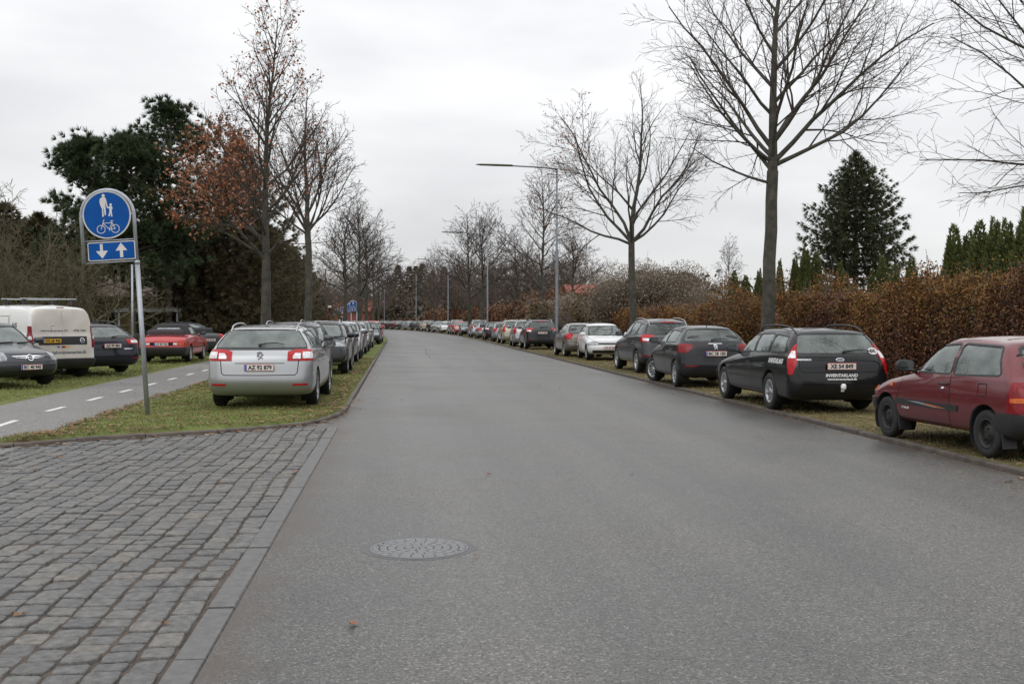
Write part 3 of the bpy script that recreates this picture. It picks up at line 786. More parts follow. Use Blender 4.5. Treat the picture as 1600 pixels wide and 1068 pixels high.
# ---- the car itself
def build_car(T, root_name='parked_car', paintmat='silver', hero=True):
    L_, W_, H_ = T['L'], T['W'], T['H']; a, w = L_ / 2, W_ / 2; zb, zc, xc, xw = T['zb'], T['zc'], T['xc'], T['xw']; xrb, xrt, zrt = T['xrb'], T['xrt'], T['zrt']; zrb = T.get('zrb', zb)
    base = shell_mesh(T, 2); pj = Proj(base); root = empty(root_name); P_ = PA[paintmat]
    gc = T.get('gc', .19) + .045; Rw = T['R']; xf_, xr_ = T['ax'], T['ax'] - T['wb']
    # window outlines
    dlo = T.get('dlo') or [(xc - .24, zc + .035), (xw - .02, H_ - .135), ((xw + xrt) / 2, H_ - .105), (xrt + .22, zrt - .085), (xrb + T.get('dq', .42), zb + .075)]
    cuts = T['pillars']  # list of (x0, x1) windows from front to rear
    wins = []
    for (p0, p1) in cuts:
        q = clip_x(dlo, p0, p1)
        if len(q) > 2: wins.append(rounded(q, T.get('wr', .035)))
    fw = rounded(T.get('wsp') or [(-w * .80, zc + .05), (w * .80, zc + .05), (w * .62, H_ - .12), (-w * .62, H_ - .12)], .06)
    rz0, rz1, ry0, ry1 = T.get('rwin', (zrb + .05, zrt - .06, w * .80, w * (T.get('wt', .7) - .07)))
    rw = rounded([(-ry0, rz0), (ry0, rz0), (ry1, rz1), (-ry1, rz1)], T.get('rwr', .07)) if not T.get('norear') else None
    # body shell
    o = bpy.data.objects.new('t', base.copy()); COL.objects.link(o); md = o.modifiers.new('s', 'SOLIDIFY'); md.thickness = .03; md.offset = -1; md.material_offset = 1
    o.data.materials.clear(); o.data.materials.append(P_); o.data.materials.append(M_int)
    dg = bpy.context.evaluated_depsgraph_get(); sh = bpy.data.meshes.new_from_object(o.evaluated_get(dg)); bpy.data.objects.remove(o)
    c1 = MB()
    for q in wins: prism(c1, q, 'side', -2, 2)
    for x in (xf_, xr_):
        for sg in (-1, 1):
            k = 28; poly = [(x + (Rw + .055) * math.cos(2 * math.pi * i / k), Rw + (Rw + .06) * math.sin(2 * math.pi * i / k)) for i in range(k)]
            lo, hi = sorted((sg * (w - .30), sg * 2)); prism(c1, poly, 'side', lo, hi)
    c2 = MB(); prism(c2, fw, 'x', max(xw - .25, .05), 4)
    if rw: prism(c2, rw, 'x', -4, min(xrt + .25, -.4))
    cm = [fixn(c1.mesh('c', [M_int])), fixn(c2.mesh('c', [M_int]))]
    if hero: sh = boolean(sh, cm)
    for p in sh.polygons: p.use_smooth = True
    # normals of the clean surface
    sh.update(); vn = []; ln = [None] * len(sh.loops); cache = {}
    for p in sh.polygons:
        fn = p.normal
        for li in p.loop_indices:
            vi = sh.loops[li].vertex_index
            if vi not in cache:
                l, n, i, d = pj.bvh.find_nearest(sh.vertices[vi].co); cache[vi] = (pj.smooth_n(i, l), d)
            sn, d = cache[vi]; ln[li] = sn if d < .004 and sn.dot(fn) > .6 else (-sn if d > .02 and sn.dot(fn) < -.6 else fn.copy())
    sh.normals_split_custom_set([tuple(n) for n in ln]); sh.name = 'body'
    body = link('body', sh, root); body.material_slots[0].link = 'OBJECT'; body.material_slots[0].material = P_; root['_'] = 1; del root['_']
    # glass
    gm = T.get('glass', M_glass); gms = T.get('glass_rear', gm)
    g0 = -.008 if hero else .004
    for i, q in enumerate(wins):
        for vw in 'LR':
            m = MB(); pj.panel(m, q, vw, g0); m.build('side_window', gm if i == 0 else gms, root)
    m = MB(); pj.panel(m, fw, 'F', g0); wsd = m.build('windscreen', gm, root)
    if rw: m = MB(); pj.panel(m, rw, 'B', g0); m.build('rear_window', gms, root)
    # seals
    m = MB()
    for q in wins:
        for vw in 'LR': pj.panel(m, offset_poly(q, .022), vw, .003, hole=q)
    pj.panel(m, offset_poly(fw, .02), 'F', .003, hole=fw)
    if rw: pj.panel(m, offset_poly(rw, T.get('rseal', .03)), 'B', .003, hole=rw)
    m.build('window_seal', T.get('seal', M_black), root)
    # underbody, wheel wells
    m = MB(); m.box((0, 0, gc + .09), (L_ - .6, W_ * .60, .18), 0, bev=.04); m.box(((xf_ + xr_) / 2, 0, gc + .06), (T['wb'] - 2 * Rw - .2, W_ * .86, .10), 0)
    for x in (xf_, xr_):
        for sg in (-1, 1):
            m.lathe([(.0, sg * (w - .29)), (Rw + .05, sg * (w - .29)), (Rw + .05, sg * (w - .035))][::sg], 28, axis='y', c=(x, 0, Rw))
    m.v = [(q[0], q[1], max(q[2], .11)) for q in m.v]
    m.tube([(-a + .18, w * .45, gc + .02), (-a + .6, w * .45, gc)], .03, 8)
    m.build('underbody', M_dark, root)
    # interior
    m = MB()
    fl = gc + .16; m.box((0, 0, fl), (L_ * .62, W_ * .86, .04))
    for sy in (-1, 1):
        yy = sy * W_ * .22; sxp = T.get('seatx', -.05)
        m.box((sxp, yy, fl + .22), (.5, .48, .28), bev=.05); m.box((sxp - .34, yy, fl + .58), (.14, .46, .62), bev=.05, rot=Matrix.Rotation(R(-14), 3, 'Y')); m.box((sxp - .44, yy, min(fl + .99, H_ - .22)), (.09, .26, .17), bev=.035)
    if not T.get('two'):
        rx = T.get('bench', sxp - 1.15); m.box((rx, 0, fl + .2), (.5, W_ * .72, .26), bev=.05); m.box((rx - .32, 0, fl + .52), (.14, W_ * .72, .56), bev=.05, rot=Matrix.Rotation(R(-16), 3, 'Y'))
        for yy in (-.42, 0, .42): m.box((rx - .40, yy, min(fl + .86, H_ - .3)), (.08, .24, .14), bev=.03)
    m.box((xc - .45, 0, zc - .09), (.5, W_ * .84, .2), bev=.05)
    m.build('seats', M_int, root)
    # panel gaps
    m = MB()
    for ln_ in T.get('gaps', []): 
        for vw in 'LR': pj.line(m, ln_, vw)
    for ln_ in T.get('rgaps', []): pj.line(m, ln_, 'B', w=.014); pj.line(m, [(-y, z) for y, z in ln_], 'B', w=.014)
    for ln_ in T.get('fgaps', []): pj.line(m, ln_, 'F', w=.012); pj.line(m, [(-y, z) for y, z in ln_], 'F', w=.012)
    if m.v: m.build('panel_gap', M_dark, root)
    # skins: bumpers, trims, lamps, grilles ; entries (name, material, planes, offset, mirrored, separate)
    for nm, mt, planes, off, mode in T.get('skins', []):
        if mode == 'pair':
            m = MB(); pj.wrap(m, planes, off); mm = m.mesh(nm, [mt]); link(nm, mm, root)
            v = MB(); v.v = [(x, -y, z) for x, y, z in m.v]; v.f = [f[::-1] for f in m.f]; v.m = m.m; v.sm = m.sm; v.build(nm, mt, root)
        else:
            m = MB(); pj.wrap(m, planes, off)
            if m.v: m.build(nm, mt, root)
    for nm, mt, poly, vw, off in T.get('panels', []):
        m = MB(); pj.panel(m, poly, vw, off, skirt=1)
        m.build(nm, mt, root)
        if vw in 'LR':
            m = MB(); pj.panel(m, poly, 'R' if vw == 'L' else 'L', off, skirt=1); m.build(nm, mt, root)
    # handles
    for (hx, hz_) in T.get('handles', []):
        for sg, vw in ((1, 'L'), (-1, 'R')):
            l, n = pj.cast(hx, hz_, vw); m = MB(); m.tube([l + Vector((-.09, 0, 0)), l + Vector((-.07, sg * .03, 0)), l + Vector((.07, sg * .03, 0)), l + Vector((.09, 0, 0))], .012, 6); m.build('door_handle', T.get('hmat', P_), root)
    # mirrors
    for sg, vw in ((1, 'L'), (-1, 'R')):
        l, n = pj.cast(xc - .30, zc - .01, vw); mx_ = T.get('mirror', (xc - .28, zc + .09)); yo = abs(l.y)
        m = MB(); k = 12; V = []; c = Vector((mx_[0], sg * (yo + .15), mx_[1]))
        for i, (dx, sc) in enumerate(((-.05, .93), (-.045, 1), (0, 1), (.05, .86), (.09, .55))):
            for j in range(k):
                an = 2 * math.pi * j / k; ux = math.copysign(abs(math.cos(an)) ** .6, math.cos(an)); uz = math.copysign(abs(math.sin(an)) ** .6, math.sin(an))
                V.append(c + Vector((dx, ux * .115 * sc, uz * .075 * sc)))
        F = [(i * k + j, i * k + (j + 1) % k, (i + 1) * k + (j + 1) % k, (i + 1) * k + j) for i in range(4) for j in range(k)] + [tuple(range(k)), tuple(4 * k + j for j in range(k))[::-1]]
        m.add(V, F, 0); m.tube([c + Vector((.02, -sg * .08, -.03)), l + Vector((.02, -sg * .02, .0))], .022, 6)
        mo = m.build('wing_mirror', T.get('mmat', P_), root); fixn(mo.data)
        m = MB(); m.add([c + Vector((-.053, y_ * .1, z_ * .062)) for y_, z_ in ((-1, -.8), (-.8, -1), (.8, -1), (1, -.8), (1, .8), (.8, 1), (-.8, 1), (-1, .8))], [(0, 1, 2, 3, 4, 5, 6, 7)]); m.build('mirror_glass', M_mirror, mo)
    # wheels
    wa, wb_ = wheel_meshes(T.get('rim', 'five'), Rw, T.get('tw', .205)); ty = w - .115
    for x, steer in ((xf_, T.get('steer', 0)), (xr_, 0)):
        for sg in (1, -1):
            o = link('wheel', wa, root, (x, sg * ty, Rw)); o.rotation_euler = (0, rng.uniform(0, 2), (0 if sg > 0 else math.pi) + steer); o.rotation_mode = 'XYZ'
            link('rim', wb_, o)
    # rails
    if T.get('rails'):
        for sg in (1, -1):
            m = MB(); x0, x1 = T['rails']; pts = []; k = 10
            for i in range(k + 1):
                t = i / k; x = x0 + (x1 - x0) * t; l, n = pj.cast(x, sg * w * (T.get('wt', .7) - .10), 'T'); h_ = T.get('railh', .055) * min(1, 4.5 * t * (1 - t) * 1.6 + .05) if t not in (0, 1) else -.01
                pts.append(l + Vector((0, 0, h_)))
            m.tube(pts, .015, 6); m.build('roof_rail', T.get('railm', M_alloy), root)
    if T.get('antenna'):
        l, n = pj.cast(T['antenna'], 0, 'T'); m = MB(); m.tube([l, l + Vector((-.03, 0, .05)), l + Vector((-.12, 0, .16))], [.012, .008, .004], 5); m.build('antenna', M_black, root)
    if T.get('wiper'):
        yw, zw_, lw = T['wiper']; m = MB(); pts = []
        for i in range(7):
            t = i / 6; l, n = pj.cast(yw - lw * t, zw_ + .03 * math.sin(t * 3), 'B'); pts.append(l + n * .022)
        m.tube(pts, [.016, .014, .012, .010, .009, .008, .006], 5); l, n = pj.cast(yw, zw_, 'B'); m.tube([l, l + n * .03], .025, 8); m.build('wiper', M_black, root)
    m = MB()
    for yy in (-.35, .25):
        pts = []
        for i in range(6):
            t = i / 5; l, n = pj.cast(yy + .5 * t, zc + .03 + .02 * t, 'F'); pts.append(l + n * .012)
        m.tube(pts, .009, 5)
    m.build('windscreen_wiper', M_black, root)
    if T.get('plate'):
        x, z, face, txt, kind = T['plate'][:5]; tl = T['plate'][5] if len(T['plate']) > 5 else 0
        plate_parts(root, x, z, face, txt, kind, tilt=tl)
    bpy.data.meshes.remove(base)
    return root, pj
# ================================================================== car types
def pl(co, no): return (co, no)
TY = {}
def mk(**k): return k
TY['wagon'] = mk(L=4.81, W=1.85, H=1.455, hz=.72, zb=1.0, zc=.98, xc=1.02, xw=.16, xrb=-2.19, zrb=1.03, xrt=-1.80, zrt=1.40, wt=.71, wb=2.82, ax=1.45, R=.33, cr=.34, bow=1,
    pillars=[(-.32, 1.3), (-1.22, -.40), (-2.1, -1.30)], rim='ten', rails=(-1.75, .15), railh=.06, railm=M_alloy, wiper=(.02, 1.10, .42), mmat=M_black,
    rwin=(1.07, 1.37, .80, .60), rseal=.045, plate=(-2.395, .73, 'B', 'AZ 92 879', 'eu'),
    skins=[('tail_lamp', M_red, bx(x1=-1.98, y0=.47, z0=.84, z1=1.03, extra=[pl((0, .47, .84), (0, -.9, -.18)), pl((0, .60, 1.03), (0, -.25, .95))]), .010, 'pair'),
           ('lamp_lens', M_clear, bx(x1=-2.03, y0=.56, y1=.69, z0=.875, z1=.965, extra=[pl((0, .60, .965), (0, -.7, .6))]), .016, 'pair'), ('lamp_lens', M_clear, bx(x1=-2.06, y0=.72, z0=.88, z1=.985), .016, 'pair'),
           ('number_plate_recess', M_black, bx(x1=-2, y0=-.42, y1=.42, z0=.795, z1=.806), .004, 'one'),
           ('bumper_reflector', M_red, bx(x1=-2, y0=.56, y1=.80, z0=.425, z1=.455), .020, 'pair'),
           ('rear_bumper', None, bx(x1=-1.75, z0=.2, z1=.585), .010, 'one'),
           ('head_lamp', M_head, bx(x0=1.95, y0=.5, z0=.60, z1=.74), .005, 'pair'), ('grille', M_black, bx(x0=1.9, y0=-.5, y1=.5, z0=.33, z1=.52), .004, 'one')],
    gaps=[[(-.36, 1.0), (-.36, .36)], [(-1.27, 1.0), (-1.27, .72), (-1.0, .50), (-1.0, .36)], [(.98, .92), (.9, .34)], [(.9, .34), (-1.0, .34)]],
    rgaps=[[(.66, .84), (.64, .64), (.60, .60), (0, .595)]], handles=[(-.18, .82), (-1.1, .83)])
TY['estate'] = mk(L=4.80, W=1.81, H=1.44, hz=.73, zb=.97, zc=.95, xc=1.0, xw=.10, xrb=-2.24, zrb=.98, xrt=-1.98, zrt=1.37, wt=.76, wb=2.754, ax=1.47, R=.325, cr=.26, crt=.2, bl=.955,
    pillars=[(-.30, 1.3), (-1.12, -.38), (-1.92, -1.20)], dq=.34, rim='cap', rails=(-1.9, .1), railh=.085, railm=M_black, wiper=(-.10, 1.03, .50), mmat=M_black,
    rwin=(1.02, 1.335, .72, .60), rseal=.06, plate=(-2.385, .80, 'B', 'XE 54 849', 'dk'),
    skins=[('tail_lamp', M_red, bx(x1=-1.85, y0=.50, z0=.66, z1=1.38, extra=[pl((0, .61, 1.39), (0, -.97, -.24)), pl((0, .80, .70), (0, -.9, -.35)), pl((-2.10, 0, 1.0), (1, 0, -.30))]), .008, 'pair'),
           ('reversing_lamp', M_clear, bx(x1=-1.9, y0=.5, z0=.93, z1=1.05, extra=[pl((0, .63, 1.39), (0, -.97, -.24)), pl((-2.12, 0, 1.0), (1, 0, -.30))]), .012, 'pair'),
           ('rear_bumper', None, bx(x1=-1.72, z0=.2, z1=.555), .022, 'one'), ('front_bumper', None, bx(x0=1.95, z0=.2, z1=.56), .015, 'one'),
           ('side_moulding', M_black, bx(x0=-.98, x1=1.05, y0=.5, z0=.52, z1=.56), .012, 'pair'),
           ('head_lamp', M_head, bx(x0=1.85, y0=.45, z0=.6, z1=.76), .005, 'pair')],
    gaps=[[(-.34, .97), (-.34, .34)], [(-1.17, .97), (-1.15, .74), (-.95, .5), (-.95, .34)], [(.95, .9), (.88, .34)], [(.88, .33), (-.95, .33)]],
    rgaps=[[(.70, .98), (.70, .74), (.66, .70), (0, .70)]], handles=[(-.2, .80), (-1.04, .81)], hmat=M_black)
TY['starlet'] = mk(L=3.74, W=1.64, H=1.385, hz=.70, zb=.90, zc=.90, xc=.80, xw=.14, xrb=-1.66, zrb=.93, xrt=-1.36, zrt=1.31, wt=.74, wb=2.30, ax=1.14, R=.275, cr=.24, gc=.2, tw=.165, hs=.40,
    pillars=[(-.40, 1.2), (-1.42, -.47)], dq=.22, dlo=[(.66, .925), (.12, 1.25), (-.45, 1.285), (-1.17, 1.26), (-1.38, .955), (-.6, .93)], wr=.05, rim='steel', wiper=(-.05, .98, .36), mmat=M_black,
    rwin=(.98, 1.26, .55, .47), plate=(-1.845, .60, 'B', 'PZ 36 140', 'dk'), seatx=-.12, bench=-.98,
    skins=[('rear_bumper', M_black, bx(x1=-1.38, z0=.21, z1=.53), .022, 'one'), ('front_bumper', M_black, bx(x0=1.42, z0=.21, z1=.52), .022, 'one'),
           ('side_moulding', M_black, bx(x0=-.62, x1=.86, y0=.4, z0=.485, z1=.555), .012, 'pair'),
           ('tail_lamp', M_redd, bx(x1=-1.58, y0=.52, z0=.545, z1=.88, extra=[pl((-1.62, 0, .88), (1, 0, .3))]), .010, 'pair'),
           ('indicator_lamp', M_amber, bx(x1=-1.64, y0=.52, z0=.66, z1=.71), .016, 'pair'), ('head_lamp', M_head, bx(x0=1.58, y0=.42, y1=.72, z0=.58, z1=.72), .005, 'pair'),
           ('front_indicator', M_amber, bx(x0=1.50, y0=.70, z0=.60, z1=.70), .012, 'pair')],
    panels=[('side_repeater', M_amber, [(.97, .70), (1.03, .70), (1.03, .75), (.97, .75)], 'L', .012)],
    gaps=[[(-.44, .92), (-.44, .30), (.80, .30), (.86, .36), (.84, .55), (.72, .86)], [(-1.02, .84), (-1.18, .84), (-1.18, .70), (-1.02, .70), (-1.02, .84)]],
    rgaps=[[(.60, .93), (.58, .56), (0, .555)]], handles=[(-.30, .80)], hmat=M_black)
TY['hatch208'] = mk(L=3.96, W=1.74, H=1.44, hz=.76, zb=1.00, zc=.98, xc=.98, xw=.22, xrb=-1.80, zrb=1.07, xrt=-1.42, zrt=1.38, wt=.70, wb=2.54, ax=1.18, R=.31, cr=.36,
    pillars=[(-.28, 1.3), (-1.24, -.36)], dq=.52, rim='ten', steer=.42, antenna=-1.05, wiper=(.05, 1.10, .40), rwin=(1.09, 1.36, .70, .54), rseal=.045, glass_rear=M_glassd,
    plate=(-1.965, .80, 'B', 'BC 38 185', 'eu'), mmat=None,
    skins=[('tail_lamp', M_redd, bx(x1=-1.56, y0=.52, z0=.82, z1=1.02, extra=[pl((0, .52, .95), (0, -.7, -.7)), pl((0, .62, 1.02), (0, -.3, .95))]), .012, 'pair'),
           ('boot_trim', M_chrome, bx(x1=-1.5, y0=-.16, y1=.16, z0=1.015, z1=1.028), .016, 'one'),
           ('bumper_reflector', M_redd, bx(x1=-1.6, y0=.42, y1=.72, z0=.50, z1=.525), .020, 'pair'),
           ('rear_bumper', None, bx(x1=-1.45, z0=.2, z1=.66), .012, 'one'), ('head_lamp', M_head, bx(x0=1.55, y0=.45, z0=.66, z1=.80), .005, 'pair'),
           ('grille', M_black, bx(x0=1.7, y0=-.4, y1=.4, z0=.45, z1=.66), .005, 'one')],
    gaps=[[(-.32, 1.0), (-.32, .32)], [(-1.28, 1.0), (-1.26, .80), (-1.0, .50), (-1.0, .32)], [(.95, .9), (.84, .32)], [(.84, .32), (-1.0, .32)]], handles=[(-.18, .86), (-1.08, .88)])
TY['crossover'] = mk(L=4.54, W=1.80, H=1.62, hz=.86, zb=1.10, zc=1.06, xc=1.02, xw=.22, xrb=-2.02, zrb=1.14, xrt=-1.72, zrt=1.53, wt=.72, wb=2.765, ax=1.42, R=.345, gc=.24, cr=.34,
    pillars=[(-.28, 1.3), (-1.14, -.36), (-1.95, -1.22)], dq=.36, rim='five', rails=(-1.75, .15), railh=.06, glass_rear=M_glassd, wiper=(.1, 1.18, .40), rwin=(1.17, 1.47, .72, .58),
    plate=(-2.25, .90, 'B', 'AV 71 362', 'dk'),
    skins=[('tail_lamp', M_red, bx(x1=-1.80, y0=.50, z0=.94, z1=1.15, extra=[pl((0, .50, 1.10), (0, -.8, -.6))]), .012, 'pair'), ('lamp_lens', M_clear, bx(x1=-1.9, y0=.62, y1=.82, z0=.97, z1=1.04), .018, 'pair'),
           ('rear_bumper', M_black, bx(x1=-1.75, z0=.22, z1=.50), .014, 'one'), ('sill_trim', M_chrome, bx(x0=-.9, x1=.9, y0=.5, z0=.34, z1=.365), .012, 'pair'),
           ('bumper_reflector', M_redd, bx(x1=-1.7, y0=.60, y1=.86, z0=.52, z1=.56), .008, 'pair'), ('high_brake_lamp', M_red, bx(x1=-1.5, y0=-.2, y1=.2, z0=1.50, z1=1.525), .012, 'one'),
           ('head_lamp', M_head, bx(x0=1.85, y0=.45, z0=.76, z1=.92), .005, 'pair'), ('grille', M_black, bx(x0=1.95, y0=-.5, y1=.5, z0=.45, z1=.74), .005, 'one')],
    gaps=[[(-.32, 1.1), (-.32, .36)], [(-1.18, 1.1), (-1.15, .86), (-.95, .55), (-.95, .36)], [(1.0, 1.0), (.9, .36)], [(.9, .36), (-.95, .36)]], handles=[(-.2, .92), (-1.04, .93)])
def small(name, **k):
    d = mk(L=3.98, W=1.69, H=1.45, hz=.74, zb=.97, zc=.95, xc=.90, xw=.16, xrb=-1.80, zrb=1.0, xrt=-1.46, zrt=1.38, wt=.72, wb=2.47, ax=1.15, R=.30, cr=.32,
        pillars=[(-.30, 1.3), (-1.30, -.38)], dq=.45, rim='cap', antenna=-1.1, wiper=(.05, 1.05, .38), rwin=(1.04, 1.34, .66, .54),
        skins=[('head_lamp', M_head, bx(x0=1.45, y0=.44, z0=.60, z1=.75, extra=[pl((1.6, 0, .75), (-.35, 0, .9))]), .006, 'pair'), ('radiator_grille', M_black, bx(x0=1.6, y0=-.44, y1=.44, z0=.62, z1=.70), .006, 'one'),
               ('lower_intake', M_black, bx(x0=1.6, y0=-.66, y1=.66, z0=.30, z1=.41), .006, 'one'),
               ('tail_lamp', M_red, bx(x1=-1.60, y0=.50, z0=.76, z1=1.0, extra=[pl((0, .5, .92), (0, -.8, -.6))]), .010, 'pair'), ('rear_bumper', None, bx(x1=-1.5, z0=.2, z1=.60), .010, 'one')],
        gaps=[[(-.34, .97), (-.34, .32)], [(-1.32, .97), (-1.28, .74), (-1.0, .48), (-1.0, .32)], [(.92, .88), (.82, .32)], [(.82, .32), (-1.0, .32)]],
        fgaps=[[(0, .74), (.52, .75), (.66, .82), (.72, .92)]], rgaps=[[(.60, .98), (.58, .64), (0, .635)]], handles=[(-.2, .83), (-1.12, .84)])
    d.update(k); TY[name] = d
small('hatch_front', xc=.97, zc=.935, xw=.10, hz=.72, hs=.40, plate=(1.985, .50, 'F', 'AX 27 418', 'dk'))
small('hatch_rear', plate=(-1.97, .68, 'B', 'AP 53 196', 'dk'), rim='five')
small('hatch_opel', plate=(1.99, .455, 'F', 'BC 40 945', 'eu'), H=1.48, hz=.76,
      panels=[('grille_bar', M_chrome, [(-.40, .70), (0, .715), (.40, .70), (.30, .665), (.12, .645), (-.12, .645), (-.30, .665)], 'F', .014), ('grille_slot', M_black, [(-.34, .688), (-.1, .680), (-.1, .662), (-.26, .672)], 'F', .018), ('grille_slot', M_black, [(.34, .688), (.1, .680), (.1, .662), (.26, .672)], 'F', .018)],
      skins=[('head_lamp', M_head, bx(x0=1.35, y0=.50, z0=.60, z1=.80, extra=[pl((1.6, 0, .78), (-.3, 0, .9)), pl((1.8, .5, .6), (.3, -.8, -.3))]), .008, 'pair'),
             
             ('lower_intake', M_black, bx(x0=1.6, y0=-.62, y1=.62, z0=.26, z1=.38), .006, 'one'), ('bumper_line', M_black, bx(x0=1.5, y0=-.8, y1=.8, z0=.565, z1=.575), .006, 'one'),
             ('tail_lamp', M_red, bx(x1=-1.60, y0=.50, z0=.76, z1=1.0), .010, 'pair')])
def mpv(name, **k):
    d = mk(L=4.25, W=1.76, H=1.60, hz=.84, zb=1.04, zc=1.04, xc=1.08, xw=.30, xrb=-1.98, zrb=1.06, xrt=-1.74, zrt=1.53, wt=.74, wb=2.6, ax=1.28, R=.315, cr=.28,
        pillars=[(-.24, 1.4), (-1.12, -.32), (-1.85, -1.20)], dq=.30, rim='five', rails=(-1.6, .1), wiper=(.05, 1.12, .4), rwin=(1.10, 1.48, .66, .60),
        skins=[('tail_lamp', M_red, bx(x1=-1.80, y0=.68, z0=.80, z1=1.35), .010, 'pair'), ('head_lamp', M_head, bx(x0=1.65, y0=.46, z0=.70, z1=.88), .006, 'pair'),
               ('radiator_grille', M_black, bx(x0=1.7, y0=-.44, y1=.44, z0=.70, z1=.80), .006, 'one'), ('lower_intake', M_black, bx(x0=1.7, y0=-.6, y1=.6, z0=.32, z1=.46), .006, 'one'),
               ('rear_bumper', None, bx(x1=-1.6, z0=.2, z1=.62), .012, 'one')],
        gaps=[[(-.28, 1.05), (-.28, .32)], [(-1.16, 1.05), (-1.14, .8), (-.98, .5), (-.98, .32)], [(1.02, .95), (.92, .32)], [(.92, .32), (-.98, .32)]],
        rgaps=[[(.66, 1.05), (.64, .66), (0, .655)]], handles=[(-.16, .9), (-1.02, .91)])
    d.update(k); TY[name] = d
mpv('mpv_rear', plate=(-2.12, .80, 'B', 'YC 48 205', 'dk'))
mpv('mpv_front', H=1.50, zrt=1.43, rwin=(1.10, 1.38, .66, .60), plate=(2.12, .56, 'F', 'ZD 31 774', 'dk'))
TY['suv'] = mk(TY.copy() and None) if False else dict(TY['crossover'], L=4.43, W=1.81, H=1.53, hs=.42, hz=.86, xc=1.08, zc=1.02, zb=1.04, zrb=1.07, zrt=1.44, rwin=(1.10, 1.38, .70, .58), pillars=[(-.28, 1.4), (-1.14, -.36), (-1.9, -1.22)], ax=1.36, wb=2.6, glass_rear=M_glass, plate=(2.21, .58, 'F', 'BB 20 619', 'dk'),
    skins=[('head_lamp', M_head, bx(x0=1.75, y0=.50, z0=.80, z1=.95), .006, 'pair'), ('radiator_grille', M_chrome, bx(x0=1.9, y0=-.5, y1=.5, z0=.82, z1=.90), .006, 'one'), ('lower_intake', M_black, bx(x0=1.8, y0=-.78, y1=.78, z0=.42, z1=.68), .006, 'one'),
           ('skid_bar', M_chrome, bx(x0=1.7, y0=-.7, y1=.7, z0=.33, z1=.37), .014, 'one'), ('tail_lamp', M_red, bx(x1=-1.8, y0=.5, z0=.92, z1=1.12), .01, 'pair')])
def sedan(name, **k):
    d = mk(L=4.55, W=1.77, H=1.43, hz=.72, zb=.95, zc=.94, xc=.98, xw=.12, xrb=-1.55, zrb=1.0, xrt=-.86, zrt=1.38, wt=.70, wb=2.68, ax=1.38, R=.315, cr=.26, x6=-2.12, z6=.985, x5=-2.24,
        pillars=[(-.30, 1.3), (-1.35, -.38)], dlo=[(.74, .975), (.10, 1.29), (-.4, 1.325), (-.82, 1.29), (-1.28, 1.02)], rim='five', rwin=(1.03, 1.35, .62, .52), crg=.25,
        skins=[('tail_lamp', M_red, bx(x1=-2.0, y0=.50, z0=.72, z1=.92), .010, 'pair'), ('head_lamp', M_head, bx(x0=1.8, y0=.46, z0=.60, z1=.74), .006, 'pair'), ('radiator_grille', M_black, bx(x0=1.9, y0=-.44, y1=.44, z0=.58, z1=.70), .006, 'one'),
               ('lower_intake', M_black, bx(x0=1.9, y0=-.6, y1=.6, z0=.30, z1=.42), .006, 'one'), ('rear_bumper', None, bx(x1=-1.8, z0=.2, z1=.60), .014, 'one')],
        gaps=[[(-.34, .95), (-.34, .32)], [(-1.30, .95), (-1.25, .74), (-1.0, .48), (-1.0, .32)], [(.92, .88), (.84, .32)], [(.84, .32), (-1.0, .32)]],
        rgaps=[[(.62, 1.0), (.60, .66), (0, .655)]], handles=[(-.2, .82), (-1.12, .83)], bench=-1.1)
    d.update(k); TY[name] = d
sedan('sedan_rear', plate=(-2.27, .66, 'B', 'VX 60 551', 'dk')); sedan('sedan_front', plate=(2.28, .46, 'F', 'TS 44 902', 'dk'))
sedan('soft_top', L=4.69, W=1.69, H=1.40, hz=.78, zb=.93, zc=.93, x6=-2.20, z6=.93, x5=-2.30, xrb=-1.42, zrb=.97, xrt=-1.02, zrt=1.33, wt=.72, wb=2.52, ax=1.25, R=.30, rim='turbo', cr=.20, cf=.25,
      rwin=(1.04, 1.22, .50, .46), rwr=.05, dlo=[(.72, .955), (.12, 1.25), (-.4, 1.29), (-1.0, 1.27), (-1.1, .98)], pillars=[(-.38, 1.2), (-1.02, -.45)], seal=M_black, soft=True,
      plate=(-2.345, .655, 'B', 'AY 89 940', 'eu'), mmat=M_black,
      panels=[('rear_window', M_head, rounded([(-.46, 1.06), (.46, 1.06), (.40, 1.22), (-.40, 1.22)], .04), 'B', .016), ('side_window', M_glassd, [(.60, 1.0), (.10, 1.22), (-.36, 1.25), (-.36, 1.0)], 'L', .014), ('side_window', M_glassd, [(-.44, 1.0), (-.44, 1.25), (-.85, 1.22), (-.92, 1.0)], 'L', .014)],
      skins=[('rear_bumper', M_black, bx(x1=-1.75, z0=.2, z1=.545), .03, 'one'), ('front_bumper', M_black, bx(x0=1.8, z0=.2, z1=.545), .03, 'one'), ('tail_lamp', M_red, bx(x1=-2.22, y0=.40, z0=.62, z1=.71), .010, 'pair'),
             ('indicator_lamp', M_amber, bx(x1=-2.24, y0=.55, y1=.8, z0=.635, z1=.695), .016, 'pair'), ('reversing_lamp', M_clear, bx(x1=-2.24, y0=.41, y1=.54, z0=.635, z1=.695), .016, 'pair'),
             ('lamp_surround', M_dark, bx(x1=-2.2, y0=-.40, y1=.40, z0=.61, z1=.72), .008, 'one'), ('soft_top', M_soft, bx(x0=-1.7, x1=.35, z0=.985, extra=[pl((.2, 0, 1.2), (1, 0, .9)), pl((-1.45, 0, .97), (-1, 0, -.3))]), .008, 'top'), ('side_moulding', M_black, bx(x0=-.9, x1=.85, y0=.4, z0=.50, z1=.54), .01, 'pair')])
